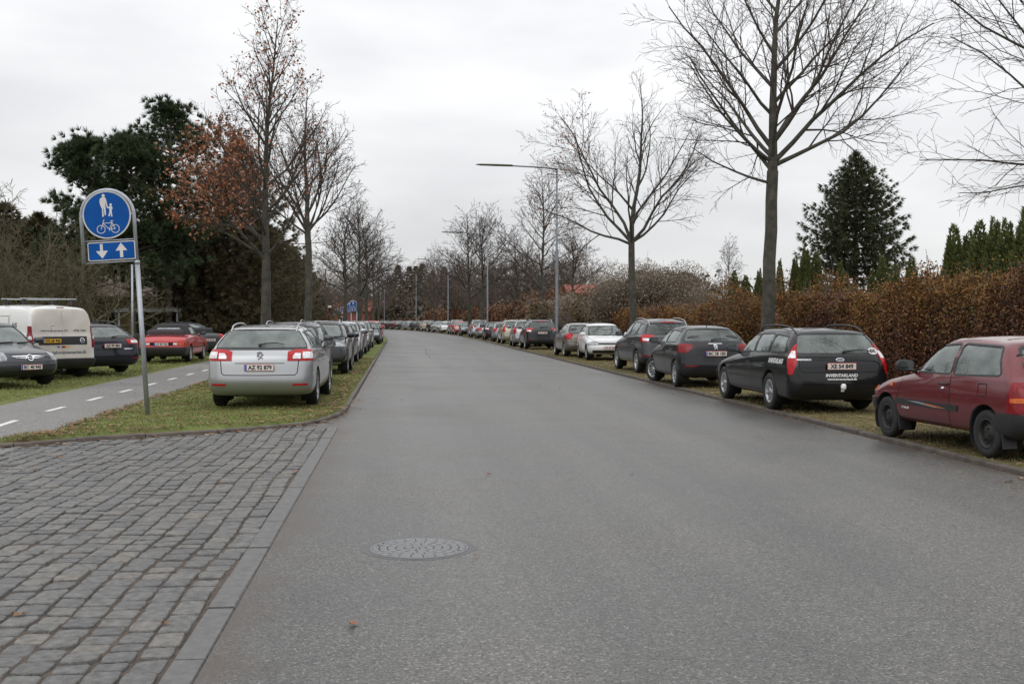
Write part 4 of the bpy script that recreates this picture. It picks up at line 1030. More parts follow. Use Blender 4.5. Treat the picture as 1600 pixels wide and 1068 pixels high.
TY['van'] = mk(L=4.39, W=1.83, H=1.93, hz=.95, zb=1.15, zc=1.16, xc=1.30, xw=.62, xrb=-2.12, zrb=1.15, xrt=-2.06, zrt=1.83, wt=.88, wb=2.755, ax=1.25, R=.315, gc=.22, cr=.12, crg=.12, crt=.12, bl=.97, flatrear=True, pinch=.5, x5=-2.17, x6=-2.15, z6=1.08,
    pillars=[(.22, 1.5)], dlo=[(1.06, 1.22), (.55, 1.66), (.22, 1.68), (.22, 1.22)], norear=True, rim='steel', two=True, seatx=.35, mmat=M_black,
    skins=[('rear_bumper', M_black, bx(x1=-1.95, z0=.22, z1=.52), .035, 'one'), ('tail_lamp', M_redd, bx(x1=-1.98, y0=.80, z0=.80, z1=1.36), .014, 'pair'), ('lamp_lens', M_clear, bx(x1=-2.06, y0=.83, z0=1.02, z1=1.10), .02, 'pair'),
           ('rear_door', M_vandoor, bx(x1=-2.0, y0=.004, y1=.785, z0=.53, z1=1.79), .008, 'pair'), ('plate_recess', M_black, bx(x1=-2.0, y0=-.66, y1=.66, z0=.88, z1=1.09), .016, 'one'),
           ('high_brake_lamp', M_redd, bx(x1=-2.0, y0=-.10, y1=.10, z0=1.83, z1=1.86), .010, 'one'), ('front_bumper', M_black, bx(x0=1.8, z0=.22, z1=.6), .02, 'one'), ('head_lamp', M_head, bx(x0=1.6, y0=.5, z0=.8, z1=1.0), .006, 'pair'),
           ('side_moulding', M_black, bx(x0=-.98, x1=.88, y0=.4, z0=.50, z1=.60), .015, 'pair')],
    gaps=[[(.18, 1.7), (.18, .34)], [(-1.05, 1.68), (-1.05, .66)], [(.14, 1.3), (-1.0, 1.3), (-1.0, 1.62), (.14, 1.62)]], handles=[(.3, 1.05), (-.9, 1.05)])
PROTO = {}
def make_car(tname, paintname, label, group=None, cat='car', over=None, pname='parked_car'):
    T = dict(TY[tname]); 
    if over: T.update(over)
    T['mmat'] = T.get('mmat') or PA[paintname]
    if T.get('hmat') is None: T.pop('hmat', None)
    sk = []
    for e in T['skins']: sk.append((e[0], e[1] or PA[paintname], e[2], e[3], e[4]))
    T['skins'] = sk
    root, pj = build_car(T, pname, paintname); tag(root, label, cat, group)
    return root, pj
def recolor(root, paintname):
    for o in children(root):
        for c in [o] + children(o):
            if c.type != 'MESH': continue
            for sl_ in c.material_slots:
                if sl_.material and sl_.material.name.startswith('paint_'): sl_.link = 'OBJECT'; sl_.material = PA[paintname]
def place(root, x, y, yaw, z=0.0):
    root.location = (x, y, z); root.rotation_euler = (0, 0, yaw)
# ================================================================== vegetation
M_bark = mat('bark_lime', (.060, .056, .043), .9, var=.45, scale=5, bump=.9, bscale=22, detail=8)
M_twig = mat('twig_bark', (.062, .044, .038), .9, var=.3, scale=9)
M_twigo = mat('twig_olive', (.105, .09, .052), .9, var=.35, scale=5)
M_twigb = mat('twig_brown', (.125, .095, .078), .9, var=.35, scale=5)  # lightened to carry the haze of far trees; nearer hedge twigs share it
M_barkp = mat('bark_pine', (.10, .075, .06), .9, var=.4, scale=4, bump=.8, bscale=14)
M_leafr = leafmat('withered_leaf', [(.28, .095, .04), (.38, .14, .06), (.20, .065, .035), (.32, .16, .08), (.26, .10, .05)])
M_pine = leafmat('pine_needle', [(.036, .060, .028), (.062, .09, .038), (.026, .044, .021), (.085, .105, .046), (.045, .068, .032)])
M_sprc = leafmat('spruce_needle', [(.05, .066, .03), (.08, .094, .044), (.034, .046, .022), (.11, .11, .055)])
M_larch = leafmat('dusky_conifer', [(.08, .068, .034), (.11, .085, .042), (.055, .052, .027), (.135, .10, .05), (.05, .06, .03)])
M_thuja = leafmat('thuja_scale', [(.08, .105, .03), (.12, .14, .04), (.055, .078, .024), (.15, .155, .05)])
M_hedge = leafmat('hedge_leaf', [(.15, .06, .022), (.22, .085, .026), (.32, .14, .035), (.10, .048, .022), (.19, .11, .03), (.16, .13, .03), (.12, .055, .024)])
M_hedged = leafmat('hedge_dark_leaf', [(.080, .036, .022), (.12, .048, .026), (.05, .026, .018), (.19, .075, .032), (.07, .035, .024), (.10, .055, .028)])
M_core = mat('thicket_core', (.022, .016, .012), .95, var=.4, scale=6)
M_coreb = mat('shrub_core', (.10, .078, .058), .95, var=.5, scale=5)
M_orange = leafmat('rust_leaf', [(.15, .072, .038), (.20, .10, .045), (.10, .055, .032), (.17, .075, .04), (.12, .085, .05)])
M_seed = leafmat('seed_fluff', [(.27, .23, .18), (.20, .15, .11), (.34, .30, .24), (.15, .11, .075), (.17, .125, .085), (.13, .115, .06)])
M_mixed = leafmat('mixed_shrub', [(.12, .085, .05), (.16, .10, .05), (.09, .08, .04), (.2, .13, .06), (.08, .055, .04)])
M_litter = leafmat('litter_leaf', [(.17, .075, .03), (.25, .13, .055), (.11, .045, .025), (.34, .22, .11), (.07, .035, .022)])
M_dusk = leafmat('dusky_brush', [(.085, .072, .052), (.12, .095, .068), (.065, .06, .044), (.14, .105, .075)])  # far brush tones lightened: distance haze put into the colour
def ptube(mb, pts, rad, n=3):
    """cheap tube for twigs"""
    k = len(pts); t = (pts[-1] - pts[0]).normalized(); a = t.cross(Vector((.3, .5, .81)))
    if a.length < .1: a = t.cross(Vector((1, 0, 0)))
    a.normalize(); b = t.cross(a); vs = []
    cs = [(math.cos(2 * math.pi * j / n), math.sin(2 * math.pi * j / n)) for j in range(n)]
    for p, r_ in zip(pts, rad):
        for c_, s_ in cs: vs.append((p.x + (a.x * c_ + b.x * s_) * r_, p.y + (a.y * c_ + b.y * s_) * r_, p.z + (a.z * c_ + b.z * s_) * r_))
    o = mb.n; mb.v.extend(vs); mb.n += len(vs); nf = 0
    for i in range(k - 1):
        for j in range(n): mb.f.append((o + i * n + j, o + i * n + (j + 1) % n, o + (i + 1) * n + (j + 1) % n, o + (i + 1) * n + j)); nf += 1
    mb.m.extend([0] * nf); mb.sm.extend([True] * nf)
class Tree:
    def __init__(s, seed, rmin=.005, ang=(50, 40, 40, 38), dens=(0, 2.4, 4.0, 5.0), ratio=(0, .52, .50, .48), trop=(.02, .05, .04, .02, .0), wig=(.045, .085, .11, .12, .12), maxlv=4, minl=.22):
        s.r = random.Random(seed); s.big = MB(); s.tw = MB(); s.tips = []; s.rmin = rmin; s.ang = ang; s.dens = dens; s.ratio = ratio; s.trop = trop; s.wig = wig; s.maxlv = maxlv; s.minl = minl
    def br(s, p, d, L, r0, lv, r1=None):
        g = s.r; n = (9, 7, 5, 3, 2)[lv]; pts = [p.copy()]; d = d.normalized(); dirs = [d]
        for i in range(n):
            w = s.wig[lv]; d = (d + Vector((g.gauss(0, w), g.gauss(0, w), g.gauss(0, w) + s.trop[lv] * (1.5 - i / n)))).normalized(); p = p + d * (L / n); pts.append(p); dirs.append(d)
        re = r1 if r1 is not None else max(s.rmin * .5, r0 * .22); rad = [max(s.rmin * .6, r0 + (re - r0) * (i / n) ** .85) for i in range(n + 1)]
        if lv <= 1: s.big.tube(pts, rad, 8 if lv == 0 else 6, cap=False)
        else: ptube(s.tw, pts, rad, 4 if lv == 2 else 3)
        if lv >= 3: s.tips.append((pts[-1], lv)); s.tips.append((pts[1], lv))
        if lv < s.maxlv and lv > 0: s.kids(pts, dirs, rad, L, lv)
        return pts, dirs, rad
    def kids(s, pts, dirs, rad, L, lv, t0=.18, n=None):
        g = s.r; n = n or max(2, int(L * s.dens[lv] + g.random())); k = len(pts) - 1; az = g.uniform(0, 6.3)
        for i in range(n):
            t = t0 + (1 - t0) * (i + g.uniform(.1, .9)) / n; u = t * k; j = min(k - 1, int(u)); f = u - j
            p = pts[j].lerp(pts[j + 1], f); d = dirs[j]; r_ = rad[j] * (1 - f) + rad[j + 1] * f
            az += 2.4 + g.uniform(-.5, .5); a = R(s.ang[lv] * g.uniform(.6, 1.2))
            q = d.orthogonal().normalized(); q.rotate(Matrix.Rotation(az, 3, d)); dd = d * math.cos(a) + q * math.sin(a)
            cl = max(s.minl, L * s.ratio[lv] * (1.15 - .75 * t) * g.uniform(.7, 1.25))
            s.br(p, dd, cl, max(s.rmin, min(r_ * .6, .012 + cl * .008)), lv + 1)
    def build(s, name, label, cat='tree', group=None, mb=None, mt=None, leaves=None, lm=None, ln='leaves', loc=(0, 0, 0), parts=('trunk', 'crown')):
        root = empty(name, loc); tag(root, label, cat, group)
        s.big.build(parts[0], mb or M_bark, root); s.tw.build(parts[1], mt or M_twig, root)
        if leaves is not None and len(leaves): leafcloud('leaves', leaves, lm or M_leafr, root)
        return root
def leafcloud(name, P0, m, parent=None, size=.06, sd=1, up=0.0, asp=1.6):
    """one small bent leaf (quad) per point"""
    g = np.random.default_rng(sd); P0 = np.asarray(P0, float); n = len(P0); d = g.normal(size=(n, 3)); d /= np.linalg.norm(d, axis=1)[:, None]
    e = np.cross(d, g.normal(size=(n, 3))); e /= np.linalg.norm(e, axis=1)[:, None] + 1e-9
    sz = (np.asarray(size) if np.ndim(size) else size) * g.uniform(.6, 1.3, n); sz = sz[:, None]; d = d * sz * asp / 2; e = e * sz / 2
    V = np.stack([P0 - d, P0 + e - d * .2, P0 + d, P0 - e - d * .2], 1).reshape(-1, 3); F = np.arange(4 * n).reshape(n, 4)
    return npmesh(name, V, F, m, parent)
def needles(name, C, rad, k, m, parent, wid=.018, sd=1, dirs=None, spread=1.0, squash=1.0):
    """tufts: k thin needles round every centre"""
    g = np.random.default_rng(sd); C = np.asarray(C, float); n = len(C); D = g.normal(size=(n, k, 3)); D /= np.linalg.norm(D, axis=2)[:, :, None]
    if dirs is not None: D = D * spread + np.asarray(dirs)[:, None, :]; D /= np.linalg.norm(D, axis=2)[:, :, None]
    D[:, :, 2] *= squash; rr = (rad if np.ndim(rad) else np.full(n, rad))[:, None, None] * g.uniform(.55, 1.1, (n, k, 1))
    S = np.cross(D, g.normal(size=(n, k, 3))); S /= np.linalg.norm(S, axis=2)[:, :, None] + 1e-9; S *= wid
    B = C[:, None, :] + D * rr * .1; T_ = C[:, None, :] + D * rr; V = np.stack([B - S, B + S, T_], 2).reshape(-1, 3)
    return npmesh(name, V, np.arange(len(V)).reshape(-1, 3), m, parent)
def limb_tree(seed, H, fork, r0, limbs, lean=(0, 0), leader=True, lk=1.0, **kw):
    """trunk up to the fork, then listed limbs: (height fraction above fork, azimuth deg (0 = right, 90 = away), elevation deg, length)"""
    T = Tree(seed, **kw); g = T.r; n = 7; pts = []; 
    for i in range(n + 1): t = i / n; pts.append(Vector((lean[0] * t + g.gauss(0, .018) * (i > 0), lean[1] * t + g.gauss(0, .018) * (i > 0), -.08 + (fork + .08) * t)))
    rad = [r0 * (1.25 if i == 0 else 1.08 if i == 1 else 1 - .22 * i / n) for i in range(n + 1)]
    T.big.tube(pts, rad, 12, cap=False); top = pts[-1]
    lp, ld, lr = [top, top + Vector((0, 0, .01))], [Vector((0, 0, 1))] * 2, [rad[-1]] * 2
    if leader:
        d = Vector((lean[0] * .2 / fork, lean[1] / fork, 1)); lp, ld, lr = T.br(top - d * .02, d, H - fork, rad[-1] * .92, 0, r1=.012)
        # thin side branches off the leader
        T.kids(lp, ld, lr, (H - fork) * .62, 1, t0=.45, n=int((H - fork) * 2.2))
    for (hf, az, el, L) in limbs:
        u = hf * (len(lp) - 1); j = min(len(lp) - 2, max(0, int(u))); p = lp[j].lerp(lp[j + 1], max(0, u - j)) if hf >= 0 else pts[-1].lerp(pts[0], -hf)
        rr = (lr[j] if hf >= 0 else rad[-1]); d = Vector((math.cos(R(az)) * math.cos(R(el)), math.sin(R(az)) * math.cos(R(el)), math.sin(R(el))))
        T.br(p, d, L, min(rr * .62, (.014 + L * .0112) * lk), 1)
    return T
def rl(seed, n, f0, f1, el0, el1, L0, L1):
    g = random.Random(seed); az = g.uniform(0, 360); out = []
    for i in range(n):
        t = (i + g.uniform(.1, .9)) / n; az += 137 + g.uniform(-25, 25); out.append((f0 + (f1 - f0) * t, az, el0 + (el1 - el0) * t + g.uniform(-8, 8), (L0 + (L1 - L0) * t) * g.uniform(.8, 1.15)))
    return out
GT = 'bare avenue trees along the road'
# --- big tree on the right
T = limb_tree(21, 13.6, 5.75, .205, [(-.06, 190, 14, 2.7), (.0, 172, 46, 4.0), (.03, 8, 40, 5.8), (.02, 352, 24, 5.0), (.05, 110, 40, 4.8), (.04, 250, 42, 4.8), (.08, 165, 58, 5.0), (.10, 15, 55, 5.6), (.03, 190, 30, 3.8), (.1, 320, 48, 4.8),
                                      (.2, 185, 42, 3.4), (.24, 5, 42, 4.2), (.3, 120, 45, 4.2), (.36, 330, 45, 3.8), (.42, 210, 45, 3.0), (.5, 40, 45, 3.5), (.58, 160, 48, 3), (.66, 280, 50, 2.6)], lean=(.15, 0), rmin=.0058, trop=(.02, .05, .03, .01, .0), dens=(0, 2.3, 4.0, 4.8))
x, y = 7.12, 31.0
T.build('avenue_tree', 'tallest bare avenue tree, thick trunk behind the black estate, crown beyond the frame', group=GT, loc=(x, y, .04))
# --- forked tree
T = limb_tree(34, 12.0, 5.0, .175, [(0, 176, 46, 5.4), (0, 155, 72, 6.6), (0, 5, 44, 5.6), (-.02, 190, 26, 4.4), (0, 350, 24, 4.4), (.0, 250, 50, 4.2), (.1, 25, 60, 5.2), (.2, 200, 50, 3.6), (.35, 20, 50, 3.2), (.5, 140, 50, 2.6), (.6, 320, 50, 2.2)], lean=(-.12, 0), leader=True, rmin=.0068, trop=(.02, .04, .02, -.01, -.03), wig=(.07, .12, .15, .14, .13), dens=(0, 2.1, 3.8, 4.8))
lv = [p + Vector((T.r.gauss(0, .05), T.r.gauss(0, .05), -.03)) for p, l in T.tips if (p.x < -1.8 and T.r.random() < .22) or T.r.random() < .012]
T.build('avenue_tree', 'bare tree forking low into spreading limbs behind the grey crossover', group=GT, loc=(5.35, 48.6, .04), leaves=lv)
# --- out of frame tree whose branches reach in at the right edge
T = limb_tree(55, 12.5, 3.9, .2, [(-.05, 176, 2, 3.3), (-.02, 186, 14, 3.6), (-.08, 168, -4, 2.6), (0, 178, 25, 4.0), (.03, 170, 40, 4.2), (.1, 185, 40, 4.2), (0, 20, 40, 4.6), (.05, 90, 45, 4.2), (.2, 330, 45, 4), (.3, 160, 40, 3.8)], rmin=.0038, trop=(.02, .03, .02, -.01, -.03), dens=(0, 2.2, 3.6, 4.6), wig=(.045, .13, .15, .15, .14), lk=.62)
T.build('avenue_tree', 'bare tree at the right edge, only its branch tips in view against the sky', group=GT, loc=(9.35, 16.4, .04))
# --- left pair
T = limb_tree(41, 9.8, 2.9, .155, rl(3, 26, .02, .90, 38, 55, 3.1, 1.0) + [(.12, 178, 30, 3.1), (.06, 190, 20, 2.9), (.18, 165, 42, 3.1), (.25, 185, 48, 2.9)], rmin=.006, trop=(.02, .05, .04, .02, .0), wig=(.03, .07, .12, .18, .2), dens=(0, 2.8, 4.6, 5))
lv = []
for p, l in T.tips:
    low = p.x < -.2 and 2.7 < p.z < 7.2 - abs(p.x + 1.5) * .5; hi = p.z > 7.6
    for q in range(3 if low else 1):
        if T.r.random() < (.50 if low else .40 if hi else .12): lv.append(p + Vector((T.r.gauss(0, .07), T.r.gauss(0, .07), T.r.gauss(0, .07) - .04)))
T.build('avenue_tree', 'slender tree with rust coloured leaves low on its left side, nearest on the left', group=GT, loc=(-6.66, 30, .08), leaves=lv)
T = limb_tree(62, 11.3, 5.2, .165, [(-.02, 185, 35, 3.3), (0, 5, 48, 3.6), (0, 170, 60, 4.2), (0, 20, 66, 4.6), (.0, 95, 60, 4.2), (.0, 260, 55, 4.0), (.02, 350, 40, 3.4), (.05, 140, 50, 3.6), (.05, 215, 60, 4), (.12, 40, 58, 3.8), (.2, 180, 55, 3.2), (.3, 0, 52, 3), (.4, 120, 55, 2.6), (.5, 240, 55, 2.3), (.6, 30, 55, 2)], rmin=.008, trop=(.02, .06, .05, .02, .0))
lv = [p + Vector((T.r.gauss(0, .05), T.r.gauss(0, .05), -.03)) for p, l in T.tips if T.r.random() < (.13 if p.z > 6 and p.x < .8 else .02)]
T.build('avenue_tree', 'second tree on the left strip, nearly bare, forking above the car roofs', group=GT, loc=(-8.45, 46, .08), leaves=lv)
# --- generic prototypes for those further on
def proto(seed, H, fork, **k): return limb_tree(seed, H, fork, .16, rl(seed, 19, .0, .78, 26, 56, H * .40, H * .16), rmin=k.pop('rmin', .012), maxlv=4, dens=(0, 2.1, 3.4, 3.6), **k)
A = proto(71, 12.5, 3.6).build('avenue_tree', 'bare spreading tree behind the nearest lamp post', group=GT, loc=(xat(846, 80), 80, .04))
B = proto(72, 12.0, 4.2, rmin=.013).build('avenue_tree', 'full round bare tree right of the pair at the second lamp post', group=GT, loc=(xat(754, 104), 104, .04))
def dupt(o, lab, x, y, sc, rz, z=.04, g=GT, wx=1.0):
    c = copy_tree(o); c.location = (x, y, z); c.scale = (sc * wx, sc * wx, sc); c.rotation_euler = (0, 0, rz); c['label'] = lab
    if g: c['group'] = g
    elif 'group' in c: del c['group']
    return c
dupt(A, 'round bare tree left of the pair at the second lamp post', xat(734, 110), 110, .98, 2.0, wx=1.35)
dupt(B, 'small bare tree between the nearest and second lamp posts', xat(806, 100), 100, .72, 1.0, wx=1.3)
dupt(A, 'tall thin bare tree in front of the far spruces', xat(678, 158), 158, .95, 4.0)
dupt(B, 'broad bare tree far right of the road before the brick house', xat(895, 92), 92, .78, 3.1, wx=1.3)
B.scale = (1.3, 1.3, 1); A.scale = (1.1, 1.1, 1)
for i, (px, Y, sc, o, lab) in enumerate(((540, 76, .80, B, 'low leaning bare tree third on the left strip'), (562, 90, .93, A, 'tall bare tree right of the leaning one on the left strip'), (572, 108, .95, B, 'bare tree in the middle of the far left clump'), (584, 128, .9, A, 'bare tree at the right of the far left clump'), (592, 150, .8, B, 'last small bare tree at the left of the bend'))):
    dupt(o, lab, xat(px, Y), Y, sc, i * 1.3, .08, wx=1.25)
# ------------------------------------------------------------------ evergreens
def pine(seed, H, rad, label, loc, lean=0):
    g = random.Random(seed); root = empty('pine_tree', loc); tag(root, label, 'tree', 'dark pines beyond the parked cars'); t = MB(); br = MB()
    pts = [Vector((lean * i / 8, .1 * math.sin(i), H * .93 * i / 8)) for i in range(9)]; t.tube(pts, [.2 * (1 - .8 * i / 8) for i in range(9)], 9); t.build('trunk', M_barkp, root)
    C = []; Dr = []; az = 0
    for i in range(78):
        f = g.uniform(.25, 1); az += 2.4; z = H * .93 * f; env = rad * (1 - (max(0, f - .55) / .5) ** 2.2) * (.75 + .25 * min(1, f / .5)) * g.uniform(.55, 1.1)
        p0 = Vector((lean * f, 0, z)); el = .15 + .5 * f; d = Vector((math.cos(az), math.sin(az), el)).normalized(); p1 = p0 + d * env
        mid = p0.lerp(p1, .5) + Vector((0, 0, -.1)); br.tube([p0, mid, p1], [.045, .03, .015], 4, cap=False)
        for q in range(9):
            u = g.uniform(.35, 1.05); c0 = p0.lerp(p1, u) + Vector((g.gauss(0, .30), g.gauss(0, .30), g.gauss(0, .16) + .12))
            for w_ in range(3):
                c = c0 + Vector((g.gauss(0, .16), g.gauss(0, .16), g.gauss(0, .13))); C.append(c); dd = (c - p0); dd.z = abs(dd.z) * .4 + .45; Dr.append(dd.normalized() * .8)
    for q in range(26): c = Vector((lean + g.gauss(0, .45), g.gauss(0, .45), H * .93 + g.uniform(-.6, .35))); C.append(c); Dr.append(Vector((0, 0, .9)))
    br.build('branches', M_barkp, root); needles('crown', C, .36, 40, M_pine, root, .016, seed, Dr, .62); return root
xy = lambda px, Y: (xat(px, Y), Y, .1)
pine(1, 10.9, 3.1, 'lower dark pine with a clumped crown, left of the taller pine, behind the blue sign', xy(140, 56))
pine(2, 12.9, 3.4, 'tallest dark pine on the left, right of the lower one, its top against the sky', xy(262, 57), .2)
pine(7, 10.8, 3.2, 'dark pine filling in between and behind the two taller pines', xy(206, 55))
def spruce(seed, H, rad, z0, tiers, per, m, label, loc, name='spruce_tree', gap=.0, top=.35, group=None, dens=1.0, tr=.26, k=20, droop=.22):
    g = random.Random(seed); root = empty(name, loc); tag(root, label, 'tree', group); t = MB(); br = MB(); wd = .016 if tr < .5 else .035
    t.tube([Vector((0, 0, H * i / 6)) for i in range(7)], [.17 * (1 - .9 * i / 6) + .01 for i in range(7)], 8); t.build('trunk', M_barkp, root); C = []; Dr = []
    for i in range(tiers):
        f = i / (tiers - 1); z = z0 + (H - z0 - .2) * f; az = g.uniform(0, 6.3); env = rad * ((1 - f) ** .75 * (1 - top) + top * (1 - f ** 3))
        for j in range(per):
            if g.random() < gap + (.30 if gap > .1 and f < .38 else 0): continue
            a = az + 2 * math.pi * j / per + g.uniform(-.3, .3); L = env * g.uniform(.72, 1.12); up = -.10 + .5 * f
            p0 = Vector((0, 0, z)); d = Vector((math.cos(a), math.sin(a), up)); pts = [p0 + d * L * u + Vector((0, 0, -droop * L * u * (1 - u) * 1.6 + .12 * u * u * L)) for u in (0, .3, .6, 1)]
            br.tube(pts, [.03, .022, .014, .006], 4, cap=False); n = max(2, int(L / .24 * dens))
            for q in range(n):
                u = .18 + .85 * (q + g.random()) / n; s_ = min(2, int(u * 3)); c = pts[s_].lerp(pts[s_ + 1], min(1, u * 3 - s_)); side = Vector((-math.sin(a), math.cos(a), 0)) * g.gauss(0, .17 * L * (1.15 - u) + .05)
                C.append(c + side + Vector((0, 0, g.gauss(0, .05) - .04))); Dr.append((d.normalized() * .7 + side * 1.2 + Vector((0, 0, -.15))))
    br.build('branches', M_barkp, root); needles('crown', C, tr, k, m, root, wd, seed, Dr, .5); return root
SP = spruce(5, 8.7, 2.55, .5, 34, 12, M_sprc, 'broad dark spruce standing alone above the brown hedge', (xat(1336, 46), 46, 0), gap=.12, top=.98, tr=.25, k=20, dens=2.6)
spruce(8, 11.4, 4.6, 1.0, 34, 13, M_larch, 'wide dusky conifer behind the two slender left trees', (xat(372, 60), 60, .1), gap=.08, top=.3, tr=.40, k=30, dens=1.1, droop=.4, group='dusky conifers on the left')
spruce(9, 7.2, 3.8, .6, 26, 12, M_larch, 'lower dusky conifer between the second left tree and the wide conifer', (xat(425, 68), 68, .1), gap=.08, top=.2, tr=.40, k=28, dens=1.1, droop=.4, group='dusky conifers on the left')
DK = spruce(10, 9.5, 4.4, .3, 28, 12, M_larch, 'dark conifer behind the gap between sign and pines', (xat(60, 84), 84, .1), gap=.06, top=.4, tr=.5, k=30, dens=.9, droop=.4, group='dusky conifers on the left')
for px_, Y_, s_, l_ in ((-40, 80, 1.15, 'dark conifer at the left edge of the frame'), (150, 95, 1.2, 'dark conifer behind the lower pine'), (250, 92, 1.1, 'dark conifer behind the yellow house'), (62, 57, .74, 'dark conifer right behind the white van roof'), (10, 62, .85, 'dark conifer behind the nose of the grey car at the left edge'), (318, 59, .70, 'low dark conifer behind the red convertible'), (395, 88, 1.05, 'dark conifer behind the first slender tree'), (455, 105, .9, 'lowest dark conifer next to the second left trunk')):
    c = copy_tree(DK); c.location = (xat(px_, Y_), Y_, .1); c.scale = (s_, s_, s_); c.rotation_euler = (0, 0, px_); c['label'] = l_
FSP = spruce(11, 13, 3.4, .3, 22, 9, M_larch, 'dark far spruce, leftmost by the bend', (xat(622, 232), 232, 0), tr=.75, k=26, dens=.7, group='far spruces beyond the bend')
needl = [(640, 238, 1.0), (660, 230, 1.02), (676, 236, .92), (694, 225, .95), (650, 262, 1.1), (713, 240, .85), (610, 250, .8)]
for i, (px, Y, sc) in enumerate(needl):
    dupt(FSP, ['far spruce second from the left by the bend', 'tallest looking far spruce behind the fourth lamp post', 'far spruce between the third and fourth lamp posts', 'far spruce left of the third lamp post', 'far spruce in the back row behind the fourth lamp post', 'far spruce right of the third lamp post', 'smallest far spruce at the left end of the clump'][i], xat(px, Y), Y, sc, i * 1.1, 0, 'far spruces beyond the bend')
def thuja(seed, H, r0, label, loc):
    root = empty('thuja_tree', loc); tag(root, label, 'tree', 'clipped conifer cones behind the hedge'); g = np.random.default_rng(seed); n = 9000
    z = H * (1 - np.sqrt(g.uniform(0, 1, n)) ) ; th = g.uniform(0, 2 * np.pi, n); rr = r0 * (1 - z / H) ** .8 * (1 + .10 * np.sin(th * 5 + z * 3)) * g.uniform(.78, 1.04, n) + .02
    C = np.stack([rr * np.cos(th), rr * np.sin(th), z], 1); D = np.stack([np.cos(th) * .45, np.sin(th) * .45, np.full(n, .9)], 1)
    c = MB(); c.tube([Vector((0, 0, 0)), Vector((0, 0, H * .3)), Vector((0, 0, H * .6)), Vector((0, 0, H * .93))], [r0 * .72, r0 * .6, r0 * .36, .02], 10); c.build('trunk', M_core, root)  # dark cone added inside the foliage to stop see-through, no real stem
    needles('crown', C, .15, 2, M_thuja, root, .03, seed, D, .45); return root
TH = thuja(3, 4.6, .75, 'green cone tree, leftmost of the tall row at the right edge', (xat(1489, 27), 27, 0))
def placeth(lst):
    for px, top, Y, w_, lab in lst:
        h = zat(top, Y); c = dupt(TH, lab, xat(px, Y), Y, 1, px, 0, 'clipped conifer cones behind the hedge'); c.scale = (w_, w_, h / 4.6)
h = zat(350, 27); TH.scale = (.8, .8, h / 4.6)
placeth([(1512, 362, 27.5, .8, 'green cone tree second in the tall row at the right edge'), (1530, 345, 26.5, .85, 'green cone tree third in the tall row at the right edge'), (1553, 340, 26, .8, 'green cone tree fourth in the tall row at the right edge'), (1572, 342, 25.5, .85, 'green cone tree fifth in the tall row at the right edge'), (1603, 325, 25, 1.0, 'green cone tree cut by the right edge of the frame'),
         (1258, 386, 36, .75, 'paired cone tree, the left one of two below the big spruce'), (1275, 392, 36, .7, 'paired cone tree, the right one of two below the big spruce'), (1242, 400, 37, .6, 'thin cone tree beside the thick bare trunk'), (1312, 408, 35, .6, 'small cone tree directly left of the spruce trunk'), (1322, 425, 34, .55, 'lowest cone tree under the spruce trunk'), (1378, 400, 34, .75, 'cone tree right of the spruce trunk'), (1362, 420, 34.5, .5, 'narrow low cone tree right of the spruce trunk'),
         (1398, 412, 33, .65, 'cone tree third to the right of the spruce trunk'), (1424, 404, 32.5, .75, 'cone tree at the right foot of the spruce'), (1186, 420, 42, .6, 'cone tree just left of the thick bare trunk'), (1147, 423, 43, .75, 'slim cone tree beside the white flagpole'), (1165, 430, 43, .75, 'olive cone tree left of the thick bare trunk'), (1218, 405, 40, .5, 'slim cone tree just right of the thick bare trunk')])
